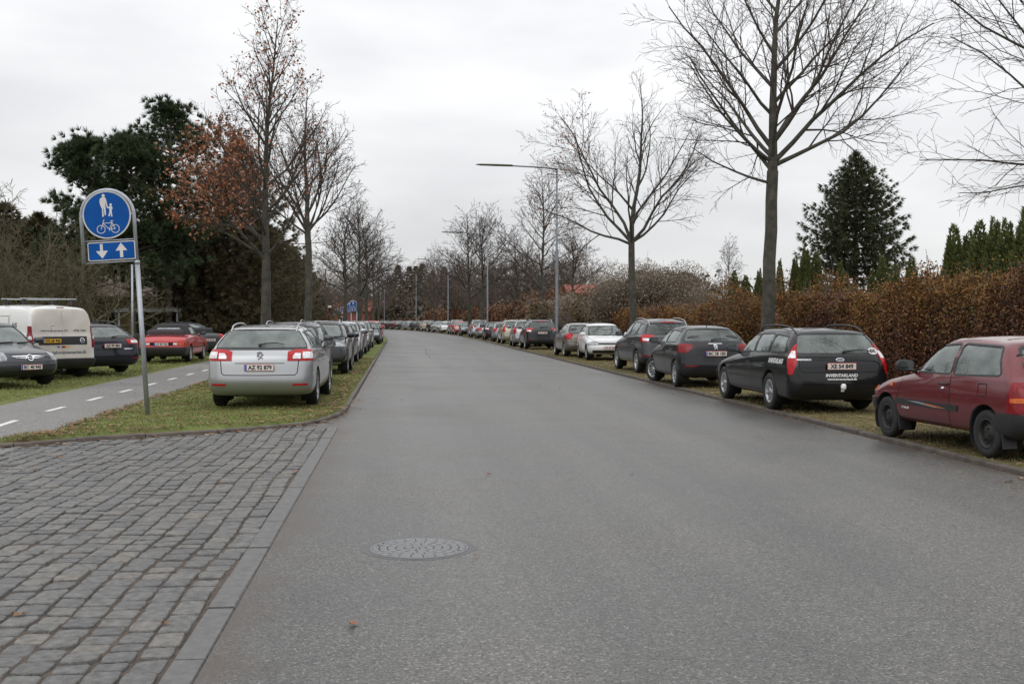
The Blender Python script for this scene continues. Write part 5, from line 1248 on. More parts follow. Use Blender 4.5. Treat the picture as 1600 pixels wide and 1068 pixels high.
# ------------------------------------------------------------------ hedge
def hedge(name, s0, s1, off, hfun, depth, m, n, size, label, sd=1, cat='hedge', wob=.3, seg=1.0, topm=None):
    g = np.random.default_rng(sd); root = empty(name, P((s0 + s1) / 2, off, 0)); inv = Vector(root.location); tag(root, label, cat)
    u = g.uniform(0, 1, n); s = s0 + (s1 - s0) * (u ** 1.35); k = g.uniform(0, 1, n); H_ = np.array([hfun(a) for a in s])
    bulge = .28 * np.sin(s * 1.3 + 1) * np.sin(s * .47) + .12 * np.sin(s * 4.1)
    front = k < .66; depthj = np.abs(g.normal(0, .16, n))
    z = np.where(front, H_ * g.uniform(0.02, 1, n), H_ - depthj + .12 * np.sin(s * 3.3) * np.sin(s * 1.1)); o = np.where(front, off + depthj + bulge * .6 + .25 * (z / H_) ** 3, off + .1 + g.uniform(0, depth, n))
    out = g.uniform(0, 1, n) < .10; z = np.where(out, z + np.abs(g.normal(0, .24, n)) * (~front) * (.4 + np.sin(s * 7.3) ** 2), z)
    C = np.array([tuple(P(a, b, c)) for a, b, c in zip(s, o, z)]) - np.array(inv); sz = size * (1 + .5 * (s - s0) / (s1 - s0))
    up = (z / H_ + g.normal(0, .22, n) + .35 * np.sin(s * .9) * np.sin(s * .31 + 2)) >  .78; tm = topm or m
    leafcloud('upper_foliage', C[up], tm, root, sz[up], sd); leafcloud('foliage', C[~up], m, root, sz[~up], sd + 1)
    # twigs
    rg = random.Random(sd); tw = MB()
    for i in range(int((s1 - s0) * 80)):
        a = s0 + (s1 - s0) * rg.random() ** 1.3; b = off + rg.uniform(-.02, depth * .7) ; h0 = rg.uniform(0, hfun(a) * .88); p = P(a, b + .25, h0) - inv; d = Vector((rg.gauss(0, .25), rg.gauss(0, .25) , 1)) * rg.uniform(.4, 1.0)
        q = p + d * .5 + Vector((rg.gauss(0, .05), rg.gauss(0, .05), 0)); ptube(tw, [p, q, p + d], [.009, .006, .003])
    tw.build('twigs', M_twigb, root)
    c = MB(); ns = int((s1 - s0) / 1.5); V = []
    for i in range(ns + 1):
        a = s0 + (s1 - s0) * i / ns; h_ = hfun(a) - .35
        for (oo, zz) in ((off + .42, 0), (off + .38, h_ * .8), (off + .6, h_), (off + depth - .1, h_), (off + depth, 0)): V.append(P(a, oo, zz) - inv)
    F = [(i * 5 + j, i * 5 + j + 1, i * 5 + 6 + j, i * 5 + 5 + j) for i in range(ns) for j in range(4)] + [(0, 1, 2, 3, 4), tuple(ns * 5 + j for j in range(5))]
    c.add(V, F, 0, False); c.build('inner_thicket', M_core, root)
    return root
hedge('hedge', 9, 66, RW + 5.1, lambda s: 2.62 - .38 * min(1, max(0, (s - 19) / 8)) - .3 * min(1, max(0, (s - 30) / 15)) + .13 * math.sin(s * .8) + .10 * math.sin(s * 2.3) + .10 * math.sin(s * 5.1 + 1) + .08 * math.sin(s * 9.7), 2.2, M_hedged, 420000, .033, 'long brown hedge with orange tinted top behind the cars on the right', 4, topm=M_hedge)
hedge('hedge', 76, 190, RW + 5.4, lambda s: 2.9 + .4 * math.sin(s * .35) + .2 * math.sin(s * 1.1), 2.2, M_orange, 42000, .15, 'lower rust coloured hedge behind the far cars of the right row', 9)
def bush(name, loc, lobes, rad, m, n, size, label, seed, twm=None, twn=300, cat='shrub', group=None, core=True):
    g = np.random.default_rng(seed); rg = random.Random(seed); root = empty(name, loc); tag(root, label, cat, group); C = []; tw = MB(); cm = MB()
    L = [(Vector((rg.gauss(0, rad[0] * .45), rg.gauss(0, rad[1] * .45), rg.uniform(.25, .72) * rad[2])), rg.uniform(.28, .52)) for _ in range(lobes)]
    for c, k in L:
        q = n // lobes; d = g.normal(size=(q, 3)); d /= np.linalg.norm(d, axis=1)[:, None]; rr = np.array([rad[0] * k, rad[1] * k, rad[2] * k * .8]) * g.uniform(.65, 1.08, (q, 1)); pts = np.array(c) + d * rr
        C.append(pts[pts[:, 2] > .02])
        if core:
            V = []; 
            for a in range(6):
                for b in range(8): ph = math.pi * a / 5; t = 2 * math.pi * b / 8; V.append(c + Vector((math.sin(ph) * math.cos(t) * rad[0], math.sin(ph) * math.sin(t) * rad[1], math.cos(ph) * rad[2] * .8)) * k * .62)
            cm.add(V, [(a * 8 + b, a * 8 + (b + 1) % 8, a * 8 + 8 + (b + 1) % 8, a * 8 + 8 + b) for a in range(5) for b in range(8)])
    for i in range(twn):
        c, k = rg.choice(L); p = Vector((rg.gauss(0, .2), rg.gauss(0, .2), 0)); d = Vector((rg.gauss(0, 1), rg.gauss(0, 1), rg.gauss(.4, .8))).normalized(); e = c + Vector((d.x * rad[0], d.y * rad[1], d.z * rad[2] * .8)) * k * rg.uniform(.9, 1.4); ptube(tw, [p.lerp(e, .4) + Vector((0, 0, .1)), p.lerp(e, .75), e], [.02, .012, .005])
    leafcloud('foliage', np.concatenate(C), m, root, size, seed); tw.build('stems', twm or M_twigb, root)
    if core: cm.build('inner_thicket', M_coreb, root)
    return root
GB = 'shrubs behind the right row of cars'
bush('shrub', (xat(1010, 62), 62, 0), 18, (3.9, 2, 5.0), M_seed, 60000, .055, 'tall shrub covered in pale seed heads behind the forked tree', 1, twn=500, group=GB)
bush('shrub', (xat(945, 66), 66, 0), 10, (2.4, 1.8, 3.4), M_mixed, 12000, .09, 'olive brown shrub left of the seed covered one', 2, twn=300, group=GB)
bush('shrub', (xat(893, 70), 70, 0), 12, (2.6, 1.8, 3.3), M_seed, 32000, .06, 'pale shrub with seed heads right of the nearest lamp post', 3, twn=300, group=GB)
bush('shrub', (xat(846, 88), 88, 0), 10, (3, 2, 4), M_orange, 9000, .13, 'rust brown shrub behind the nearest lamp post', 4, twn=200, group=GB)
bush('shrub', (xat(1078, 58), 58, 0), 8, (2.2, 1.6, 2.3), M_mixed, 9000, .085, 'low brown shrub right of the seed covered one', 5, twn=250, group=GB)
for i_, (px_, Y_, rr_, mm_, lb_) in enumerate(((1165, 37, (1.5, 1.0, 2.9), M_hedge, 'golden leaved shrub rising over the hedge left of the thick trunk'), (1112, 44, (1.6, 1.0, 2.7), M_hedge, 'golden leaved shrub rising over the hedge by the flagpole'), (1240, 33, (1.3, .9, 2.9), M_hedge, 'rusty shrub rising over the hedge right of the thick trunk'), (1450, 26, (1.2, .9, 2.9), M_hedge, 'golden shrub poking out of the hedge before the tall cone row'))):
    bush('shrub', (xat(px_, Y_) + .5, Y_, 0), 9, rr_, mm_, 14000, .045, lb_, 30 + i_, twn=260, group=GB, core=False)
# twiggy thicket trees (left and far middle)
def thicket(seed, H, label, loc, m=None, group=None, rmin=.010, n=11):
    T = Tree(seed, rmin=rmin, dens=(0, 2.6, 3.6, 3.4), ang=(50, 50, 55, 55), ratio=(0, .55, .5, .45), wig=(.05, .16, .2, .22, .25), trop=(.02, .03, .0, -.02, -.02)); g = T.r
    T.big.tube([Vector((0, 0, -.05)), Vector((.05, 0, .7)), Vector((0, .05, 1.5))], [.15, .12, .10], 8, cap=False); az = 0
    for i in range(n): az += 2.4 + g.uniform(-.3, .3); el = g.uniform(.35, 1.25); T.br(Vector((0, 0, g.uniform(.7, 1.5))), Vector((math.cos(az) * math.cos(el), math.sin(az) * math.cos(el), math.sin(el))), H * g.uniform(.5, .75), .055, 1)
    return T.build('thicket_tree', label, group=group, mb=M_twigo, mt=m or M_twigo, loc=loc)
GO = 'mossy twiggy trees on the left'
K1 = thicket(81, 6.6, 'mossy twiggy tree directly behind the white van', xy(45, 44), group=GO)
K2 = thicket(82, 6.8, 'mossy twiggy tree behind the blue sign', xy(150, 48), group=GO)
for i, (o, px, Y, sc, lab) in enumerate(((K2, -20, 42, 1.15, 'mossy twiggy tree cut by the left edge of the frame'), (K2, 300, 66, 1.1, 'mossy twiggy tree behind the dark saloon'),
                                          (K1, 30, 60, 1.5, 'tallest mossy twiggy tree at the far left'), (K2, -70, 55, 1.5, 'mossy twiggy tree outside the left edge, its twigs reaching in'))):
    dupt(o, lab, xat(px, Y), Y, sc, i * 1.7 + .5, .1, GO)
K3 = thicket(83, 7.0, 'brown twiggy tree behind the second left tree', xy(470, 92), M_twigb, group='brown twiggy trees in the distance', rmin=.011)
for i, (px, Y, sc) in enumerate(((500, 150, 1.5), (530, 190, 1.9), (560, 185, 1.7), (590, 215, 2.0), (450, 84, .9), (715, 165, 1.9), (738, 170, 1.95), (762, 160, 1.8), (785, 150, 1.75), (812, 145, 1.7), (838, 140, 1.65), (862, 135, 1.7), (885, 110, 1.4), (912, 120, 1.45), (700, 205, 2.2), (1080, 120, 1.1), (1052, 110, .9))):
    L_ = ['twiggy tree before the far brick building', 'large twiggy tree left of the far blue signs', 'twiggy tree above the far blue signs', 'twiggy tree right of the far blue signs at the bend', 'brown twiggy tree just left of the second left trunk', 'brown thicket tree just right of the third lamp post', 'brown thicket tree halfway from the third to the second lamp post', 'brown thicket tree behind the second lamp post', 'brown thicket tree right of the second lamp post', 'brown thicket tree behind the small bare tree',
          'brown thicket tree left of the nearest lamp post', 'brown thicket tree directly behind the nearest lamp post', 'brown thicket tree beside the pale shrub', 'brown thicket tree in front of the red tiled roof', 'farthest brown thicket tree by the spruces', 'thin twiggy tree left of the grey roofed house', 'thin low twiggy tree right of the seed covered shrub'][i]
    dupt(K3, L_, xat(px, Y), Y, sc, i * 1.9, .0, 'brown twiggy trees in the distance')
BI = limb_tree(91, 10.0, 3.0, .11, rl(91, 20, 0, .85, 50, 60, 3.2, 1.2), rmin=.016, dens=(0, 2.2, 3.6, 3.8), trop=(.02, .02, -.02, -.08, -.12)).build('birch_tree', 'pale round birch standing behind the grey roofed house', loc=(xat(1140, 118), 118, 0), mt=mat('birch_twig', (.14, .12, .12), .9))
# undergrowth masses (stuff): low brush under the left trees and the far wood edge
def brush(name, s0, s1, o0, o1, h, m, n, size, sd):
    g = np.random.default_rng(sd); s = g.uniform(s0, s1, n); o = g.uniform(o0, o1, n); hh = h * (.55 + .45 * np.sin(s * .7 + o * .3) * np.sin(s * .23 + 1)) ; z = .05 + np.abs(hh) * g.uniform(0, 1, n) ** .8
    C = np.array([tuple(P(a, b, c)) for a, b, c in zip(s, o, z)]); return tag(leafcloud(name, C, m, None, size, sd), 'low brown undergrowth beneath the trees', kind='stuff')
brush('undergrowth', 95, 150, -34, -12, 1.9, M_mixed, 30000, .14, 3)
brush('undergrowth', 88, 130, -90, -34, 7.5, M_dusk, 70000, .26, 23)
brush('undergrowth', 120, 300, -60, -14, 5.5, M_mixed, 36000, .3, 4)
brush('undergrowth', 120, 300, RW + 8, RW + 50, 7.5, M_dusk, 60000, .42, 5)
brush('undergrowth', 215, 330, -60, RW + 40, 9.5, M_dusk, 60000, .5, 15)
brush('undergrowth', 150, 300, RW + 5, RW + 10, 2.2, M_orange, 16000, .22, 6)
brush('undergrowth', 66, 120, RW + 7.5, RW + 20, 3.2, M_mixed, 26000, .15, 8)
# ------------------------------------------------------------------ grass blades and leaf litter
def blades(name, pts, h, sd, bm_=None):
    g = np.random.default_rng(sd); C = np.asarray(pts); n = len(C); a = g.uniform(0, 2 * np.pi, n); hh = h * g.uniform(.5, 1.4, n); w_ = .0045 * (1 + C[:, 1] / 22)
    S = np.stack([np.cos(a) * w_, np.sin(a) * w_, np.zeros(n)], 1); T_ = C + np.stack([g.normal(0, .4, n) * hh, g.normal(0, .4, n) * hh, hh], 1); V = np.stack([C - S, C + S, T_], 1).reshape(-1, 3)
    return tag(npmesh(name, V, np.arange(3 * n).reshape(-1, 3), bm_ or M_blade), 'short grass blades with fallen leaves between', kind='stuff')
g = np.random.default_rng(5); pts = []; pl_ = [(p.x, p.y) for p in nearpoly]
while len(pts) < 60000:
    s = 14 + 31 * g.uniform() ** 1.3; o = g.uniform(-6.5, -.1) ; p = P(s, o)
    if in_poly(p.x, p.y, pl_): pts.append((p.x, p.y, .08 + hmap(p.x, p.y)))
blades('grass', pts, .034, 1)
def sp(n, s0, s1, o0, o1, z, pw=1.3):
    s = s0 + (s1 - s0) * g.uniform(0, 1, n) ** pw; o = g.uniform(o0, o1, n); return [tuple(P(a, b, z + hmap(b, a) * .6 - .006)) for a, b in zip(s, o)]
blades('grass', sp(42000, 9, 60, RW + .12, RW + 5.2, .055), .03, 2, M_blade2); blades('grass', sp(45000, 16, 60, -12, -6.45, .09), .04, 3)
def litter(name, pts, size, sd, lab):
    g2 = np.random.default_rng(sd); C = np.asarray(pts); n = len(C); a = g2.uniform(0, 2 * np.pi, n); z = g2.uniform(0.002, .016, (n, 4)); sz = size * g2.uniform(.5, 1.35, n)
    d = np.stack([np.cos(a), np.sin(a), np.zeros(n)], 1) * sz[:, None] * .7; e = np.stack([-np.sin(a), np.cos(a), np.zeros(n)], 1) * sz[:, None] * .45
    V = np.stack([C - d, C + e - d * .1, C + d, C - e - d * .1], 1); V[:, :, 2] += z + .006; V = V.reshape(-1, 3); return tag(npmesh(name, V, np.arange(4 * n).reshape(-1, 4), M_litter), lab, kind='stuff')
pts = []
while len(pts) < 3600:
    s = 14 + 31 * g.uniform() ** 1.5; o = g.uniform(-6.5, -.1) if g.uniform() < .6 else g.choice([-4.0 + abs(g.normal(0, .25)), -.15 - abs(g.normal(0, .3))]); p = P(s, o)
    if in_poly(p.x, p.y, pl_): pts.append((p.x, p.y, .10 + hmap(p.x, p.y)))
for p in CK[10:]:
    for q in range(4): pts.append((p.x + g.normal(0, .12), p.y - .12 + g.normal(0, .10), .006)); pts.append((p.x + g.normal(0, .1), p.y + .25 + abs(g.normal(0, .2)), .10))
litter('leaf_litter', pts, .06, 1, 'brown fallen leaves scattered on the left grass strip')
litter('leaf_litter', sp(4200, 10, 60, RW + .15, RW + 5.0, .075), .055, 2, 'brown fallen leaves scattered on the right verge')
litter('leaf_litter', sp(900, 16, 60, -11, -6.4, .105) + sp(50, 14, 50, -6.3, -4.1, .066), .055, 3, 'brown fallen leaves beside the cycle path')
ed = [tuple(P(a, b, .006)) for a, b in zip(20 + 70 * g.uniform(0, 1, 130) ** 1.4, np.abs(g.normal(0, .25, 130)) + .03)] + [tuple(P(a, b, .006)) for a, b in zip(9 + 80 * g.uniform(0, 1, 170) ** 1.4, RW - .05 - np.abs(g.normal(0, .25, 170)))] + [tuple(P(a, b, .006)) for a, b in zip(g.uniform(6, 80, 60), g.uniform(.3, 7, 60))]
litter('leaf_litter', ed, .035, 4, 'small brown leaf scraps along the kerbs')
# countable leaves on the asphalt and setts
FL = []
for i, (px, py, sz, lab) in enumerate(((552, 977, .085, 'curled brown leaf lying alone on the asphalt in front of the manhole cover'), (1575, 753, .11, 'red brown leaf on the asphalt at the right kerb'), (764, 742, .06, 'small brown leaf on the asphalt beyond the manhole cover'), (55, 735, .10, 'brown leaf on the setts at the far left'), (460, 738, .085, 'dark leaf on the setts beside the granite edging'), (95, 716, .09, 'blackish leaf on the setts near the grass corner'), (345, 756, .07, 'orange leaf between setts in the middle of the paving'), (32, 962, .08, 'orange brown leaf wedged between setts in the lower left corner'), (1192, 686, .06, 'tiny brown leaf on the asphalt right of the middle of the road'), (260, 976, .06, 'pale orange leaf in the joint next to the granite edging'))):
    x, y = at(px, py); rg = random.Random(i); n = 9; V = [Vector((0, 0, .012))]
    for j in range(n): a = 2 * math.pi * j / n; r_ = sz * .5 * (1 if j % 2 == 0 else .62) * rg.uniform(.8, 1.2); V.append(Vector((math.cos(a) * r_, math.sin(a) * r_ * .7, .004 + rg.uniform(0, .022))))
    m = MB(); m.add(V, [(0, j + 1, (j + 1) % n + 1) for j in range(n)], 0, False); m.tube([V[1], V[1] * 1.6 + Vector((0, 0, .003))], .0015, 4)
    o = m.build('fallen_leaf', M_litter if i % 2 else M_leafr, None, (x, y, .003)); o.rotation_euler = (0, 0, rg.uniform(0, 6)); tag(o, lab, 'leaf', 'single fallen leaves')
# ================================================================== parked cars
def anchor(T, local, world, yaw, z=0.0):
    """root position so that the local point lands on the world point"""
    c, s = math.cos(yaw), math.sin(yaw); x, y = local
    return (world[0] - (c * x - s * y), world[1] - (s * x + c * y), z)
def putw(root, tname, axle, side, px, py, z, yaw):
    T = TY[tname]; lx = T['ax'] if axle == 'f' else T['ax'] - T['wb']; ly = side * (T['W'] / 2 - .03)
    p = anchor(T, (lx, ly), at(px, py, z), yaw, z); place(root, p[0], p[1], yaw, z); return p
GR, GL, GF = 'cars parked on the verge right of the road', 'cars parked on the grass strip left of the road', 'cars parked on the grass beyond the cycle path'
ZR, ZL, ZF = .055, .09, .115
# --- near cars, right verge
yw = HD(12)
r, _ = make_car('starlet', 'darkred', 'small dark red three door car on black steel wheels, nearest on the right verge', GR)
putw(r, 'starlet', 'r', 1, 1539, 714, ZR, yw + R(3.4)); CAR_STAR = r
r, pj_est = make_car('estate', 'black', 'black estate car with white lettering, roof rails and an oval sticker on its tailgate', GR)
putw(r, 'estate', 'r', 1, 1202, 639, ZR, yw + R(0)); CAR_EST = r
r, _ = make_car('hatch208', 'charcoal', 'dark hatchback with front wheels turned towards the road, next beyond the black lettered estate', GR)
putw(r, 'hatch208', 'r', 1, 1054, 604, ZR, yw - R(1)); CAR_208 = r
r, _ = make_car('crossover', 'grey', 'tall grey crossover with silver roof rails and dark rear glass', GR)
putw(r, 'crossover', 'r', 1, 994, 582.5, ZR, yw + R(1)); CAR_X = r
r, _ = make_car('hatch_front', 'white', 'white hatchback facing the camera between two grey cars', GR)
putw(r, 'hatch_front', 'f', -1, 916, 562.5, ZR, yw + math.pi - R(2)); CAR_PO = r
r, _ = make_car('hatch_rear', 'warmgrey', 'warm grey rounded hatchback with red tail lamps beside the nearest lamp post', GR)
putw(r, 'hatch_rear', 'r', 1, 881, 557, ZR, yw + R(1)); CAR_CO = r
# --- near cars, left strip
r, pj_wag = make_car('wagon', 'silver', 'silver estate car with white and red tail lamps on the grass corner', GL)
xa, ya = at(343.5, 632.5, ZL); xb, yb_ = at(492.5, 634.5, ZL); T = TY['wagon']; yv = R(90 + 5.0)
p = anchor(T, (T['ax'] - T['wb'], 0), ((xa + xb) / 2, (ya + yb_) / 2), yv); place(r, p[0], p[1], yv, ZL); CAR_WAG = r
# --- near cars beyond the path
r, pj_van = make_car('van', 'vanwhite', 'dirty white panel van with roof bars and a yellow number plate', GF, cat='van', pname='parked_van')
putw(r, 'van', 'r', -1, 128, 588, ZF, R(90 + 51)); CAR_VAN = r
r, _ = make_car('hatch_opel', 'slate', 'dark grey hatchback facing the path with a chrome bar across its nose', GF)
putw(r, 'hatch_opel', 'f', 1, 74, 600, ZF, R(-39)); CAR_OP = r
r, _ = make_car('estate', 'blueblack', 'blue black estate car parked between the white van and the red convertible', GF,
                over=dict(plate=(-2.40, .80, 'B', 'AG 99 084', 'dk'), xrt=-1.75, glass_rear=M_glass, wt=.70, crt=.26, rails=(-1.7, .1), rim='ten', rwin=(1.04, 1.33, .70, .52),
                skins=[('tail_lamp', M_red, bx(x1=-2.0, y0=.48, z0=.84, z1=.98, extra=[pl((0, .48, .9), (0, -.8, -.5))]), .012, 'pair'), ('lamp_lens', M_clear, bx(x1=-2.1, y0=.60, z0=.87, z1=.94), .018, 'pair'),
                       ('rear_bumper', None, bx(x1=-1.75, z0=.2, z1=.60), .012, 'one'), ('boot_trim', M_chrome, bx(x1=-2, y0=-.62, y1=-.36, z0=.70, z1=.72), .01, 'one'), ('bumper_reflector', M_redd, bx(x1=-2.0, y0=.55, y1=.8, z0=.44, z1=.47), .02, 'pair')]))
putw(r, 'estate', 'r', -1, 192, 581, ZF, R(90 + 47))
CAR_BB = r
r, _ = make_car('soft_top', 'red', 'red convertible with a closed black soft top behind the sign post', GF)
putw(r, 'soft_top', 'r', -1, 298, 564.5, ZF, R(90 + 5)); CAR_SAAB = r
r, _ = make_car('sedan_rear', 'slate', 'dark grey saloon seen from its tail between the red convertible and the silver estate', GF)
yy = R(90 + 50); p = anchor(None, (-2.27, 0), (xat(329, 48), 48), yy); place(r, p[0], p[1], yy, ZF); SED_R = r
r2 = copy_tree(r); recolor(r2, 'black'); r2['label'] = 'black car showing its roof and nose behind the soft top of the red convertible'; r2['group'] = GF
place(r2, xat(262, 52), 52, R(90 + 74), ZF)
# ---- prototypes for the rows behind (first use is a real car too)
mp_f, _ = make_car('mpv_front', 'grey', 'grey people carrier facing the camera directly behind the silver estate', GL)
p = P(26.4, -1.62, ZL); place(mp_f, p.x, p.y, HD(26) + math.pi, ZL)
su, _ = make_car('suv', 'charcoal', 'dark off-roader with a silver skid bar, facing the camera on the left grass strip', GL)
p = P(33.1, -1.42, ZL); place(su, p.x, p.y, HD(33) + math.pi, ZL)
mp_r, _ = make_car('mpv_rear', 'beige', 'beige tall hatchback with tall red tail lamps on the right verge', GR)
hf, hr, wg, sf, sr = CAR_PO, CAR_CO, CAR_WAG, None, SED_R
sf, _ = make_car('sedan_front', 'silver', 'silver saloon facing the camera halfway along the left grass strip', GL)
PR = dict(hf=hf, hr=hr, mf=mp_f, mr=mp_r, su=su, sf=sf, sr=sr, xr=CAR_X, es=CAR_BB, wg=CAR_WAG, h2=CAR_208)
def dup(k, col, label, group, x, y, yaw, z):
    c = copy_tree(PR[k]); recolor(c, col); c['label'] = label; c['group'] = group; place(c, x, y, yaw, z); return c
def along(k, col, label, group, s, off, z, flip, jit=0, root=None):
    p = P(s, off, z); yaw = HD(s) + (math.pi if flip else 0) + R(jit)
    if root: place(root, p.x, p.y, yaw, z); return root
    return dup(k, col, label, group, p.x, p.y, yaw, z)
# left strip further on
for s, k, c, lab in ((39.4, 'hf', 'charcoal', 'dark hatchback facing the camera right behind the dark off-roader'), (44.9, 'mf', 'silver2', 'greyish silver people carrier facing the camera on the left strip'),
                     (50.6, 'hf', 'grey', 'mid grey hatchback facing the camera in front of the bright silver saloon'), (62.4, 'mf', 'warmgrey', 'warm grey people carrier behind the silver saloon on the left strip'),
                     (72.2, 'hf', 'slate', 'slate grey hatchback just before the bright red car at the end of the left strip'), (77.6, 'mf', 'brightred', 'bright red car at the far visible end of the left grass strip')):
    along(k, c, lab, GL, s, -1.45 if s < 70 else -1.12, ZL, True, rng.uniform(-2, 2))
along(None, None, None, None, 56.2, -1.45, ZL, True, 1, root=sf)
# right row further on: (px of the car, kind, colour, faces camera, label)
row = [(843, 'xr', 'charcoal', 0, 'dark grey off-roader with a bright bumper strip, just beyond the nearest lamp post'),
       (818, 'mr', 'silver', 0, 'silver tall hatchback with high red lamps, between the dark off-roader and the beige one'),
       (798, 'BEIGE', '', 0, ''), (784, 'hr', 'steelblue', 0, 'pale blue hatchback left of the beige tall one in the right row'),
       (770, 'es', 'charcoal', 0, 'charcoal estate with large red lamps right of the second lamp post'),
       (757, 'sr', 'silver', 0, 'silver saloon seen from behind at the second lamp post'), (745, 'mr', 'silver2', 0, 'bluish silver people carrier left of the second lamp post'),
       (732, 'sf', 'slate', 1, 'slate grey saloon facing the camera next to a red car'), (720, 'hf', 'red', 1, 'red hatchback facing the camera, the brightest red in the right row'),
       (711, 'mr', 'silver', 0, 'light silver people carrier just right of the third lamp post'), (699, 'hf', 'white', 1, 'white hatchback facing the camera beside the third lamp post'),
       (690, 'sf', 'silver', 1, 'silver saloon facing the camera left of the third lamp post'), (682, 'su', 'black', 1, 'black off-roader between the cream off-roader and the far silver saloon'),
       (672, 'su', 'cream', 1, 'cream coloured off-roader facing the camera in the bend'), (662, 'hf', 'grey', 1, 'grey hatchback left of the cream off-roader'),
       (654, 'hf', 'charcoal', 1, 'charcoal hatchback by the fourth lamp post'), (643, 'sf', 'silver2', 1, 'dull silver saloon with a bright bonnet in the bend'),
       (633, 'hf', 'slate', 1, 'slate hatchback in the bend right of a maroon car'), (622, 'mf', 'maroon', 1, 'maroon people carrier at the far end of the right row'),
       (613, 'hf', 'charcoal', 1, 'charcoal hatchback left of the maroon one at the far bend'), (605, 'su', 'black', 1, 'black off-roader last in view at the far bend')]
s_prev = 55.5
for px, k, c, fl, lab in row:
    s = max(s_of_px(px + (3 if not fl else 0), 8.55), s_prev + 5.2); s_prev = s
    dz = ZR
    if k == 'BEIGE': along(None, None, None, None, s, 8.55, dz, 0, 1, root=mp_r); continue
    along(k, c, lab, GR, s, 8.55, dz, fl, rng.uniform(-2, 2) + (12 if s > 140 else 0))
# cars beyond the path, roofs showing over the left strip
far = [('mf', 'silver', 'silver people carrier'), ('hf', 'white', 'white hatchback'), ('sf', 'slate', 'slate saloon'), ('mf', 'darkred', 'dark red people carrier'), ('hf', 'silver2', 'bluish silver hatchback'), ('sf', 'white', 'white saloon'), ('mf', 'charcoal', 'charcoal people carrier'), ('hf', 'beige', 'beige hatchback')]
for i, (k, c, nm) in enumerate(far):
    s = 66 + i * 9.5; p = P(s, -9.0, ZF)
    dup(k, c, nm + ' beyond the cycle path, mostly hidden by the left strip cars', GF, p.x, p.y, HD(s) + R(62 + rng.uniform(-6, 6)) + math.pi, ZF)
# ---- marks and extras on the near cars
def on_body(root, name, txt, size, m, x, y, z, face, width=None, shear=0, tilt=0, yaw=0): return text_obj(name, txt, size, m, root, (x, y, z), face, shear=shear, width=width, tilt=tilt, yaw=yaw, ext=.0015)
def cast_text(root, pj, name, txt, size, m, u, v, view, width=None, shear=0, off=.012):
    """lettering laid on the body surface"""
    me = text_mesh(txt, size, 0, shear, bold=size * .035)
    xs = [q.co.x for q in me.vertices]; k = (width / (max(xs) - min(xs))) if width else 1
    for q in me.vertices:
        a, b = q.co.x * k, q.co.y
        l, n = pj.cast(u + (-a if view in 'BL' else a), v + b, view); q.co = l + n * off
    me.materials.clear(); me.materials.append(m); return link(name, me, root)
E = CAR_EST
class Keep: pass
def proj_of(tname, over=None):
    T = dict(TY[tname]); 
    if over: T.update(over)
    return Proj(shell_mesh(T, 2))
pj = proj_of('estate')
cast_text(E, pj, 'tailgate_lettering', 'INVENTARLAND', .070, M_inkw, 0, .645, 'B', width=.56, shear=.25, off=.008)
cast_text(E, pj, 'tailgate_web_address', 'www.inventarland.dk', .045, M_inkw, 0, .582, 'B', width=.52, off=.026)
cast_text(E, pj, 'side_lettering', 'INVENTARLAND', .115, M_inkw, -1.60, .865, 'L', width=.70, shear=.3, off=.008)
cast_text(E, pj, 'model_lettering', 'MONDEO', .035, M_chrome, .62, .905, 'B', width=.26, off=.008)
def oval(root, name, pj, y, z, ry, rz, m, view='B', off=.01, n=20):
    mb = MB(); pj.panel(mb, [(y + ry * math.cos(2 * math.pi * i / n), z + rz * math.sin(2 * math.pi * i / n)) for i in range(n)], view, off, res=.03); return mb.build(name, m, root)
oval(E, 'country_sticker', pj, -.63, 1.045, .09, .06, M_signw, off=.012)
cast_text(E, pj, 'sticker_lettering', 'DK', .075, M_ink, -.63, 1.042, 'B', width=.10, off=.016)
oval(E, 'oval_badge', pj, 0, .905, .075, .03, M_chrome, off=.012); oval(E, 'badge_field', pj, 0, .905, .060, .019, M_inkg, off=.015)
m = MB(); m.lathe([(.0, .065), (.03, .06), (.045, .03), (.045, 0), (.042, -.03), (0, -.035)], 14, c=(-2.46, 0, .45)); m.tube([(-2.3, 0, .38), (-2.46, 0, .40)], .02, 8); m.build('tow_ball_cover', M_inkw, E)
pj = proj_of('wagon')
def lion(root, pj, z, k=1.0, m=None, view='B', off=.012):
    mb = MB()   # rampant shape of a few curved strokes, as the badge reads at this size
    for pts, w_ in (([(-.05, .045), (-.01, .055), (.03, .05), (.04, .02), (.02, -.01), (0, -.045), (-.03, -.06)], .016), ([(.0, .05), (-.02, .02), (-.005, -.005), (-.045, -.015)], .014), ([(-.01, .015), (-.05, .012)], .012), ([(.01, -.02), (.045, -.035), (.05, -.06)], .014), ([(.035, .02), (.06, 0), (.055, .03)], .010)):
        pj.line(mb, [(a * k if view != 'B' else -a * k, z + b * k) for a, b in pts], view, w=w_ * k, off=off)
    return mb.build('lion_badge', m or M_chrome, root)
lion(CAR_WAG, pj, .925, 1.0, M_alloyd)
pj = proj_of('hatch208'); lion(CAR_208, pj, .95, .85, M_chrome, off=.014)
pj = proj_of('hatch_opel')
def ringbadge(root, pj, y, z, r, view, off, m=M_chrome):
    mb = MB(); pj.line(mb, [(y + r * math.cos(t), z + r * math.sin(t)) for t in np.linspace(0, 2 * math.pi, 25)], view, w=r * .26, off=off)
    s_ = 1; pj.line(mb, [(y - r * 1.15, z + r * .12), (y + r * .15, z + r * .12), (y - r * .15, z - r * .12), (y + r * 1.15, z - r * .12)], view, w=r * .2, off=off + .002); return mb.build('ring_badge', m, root)
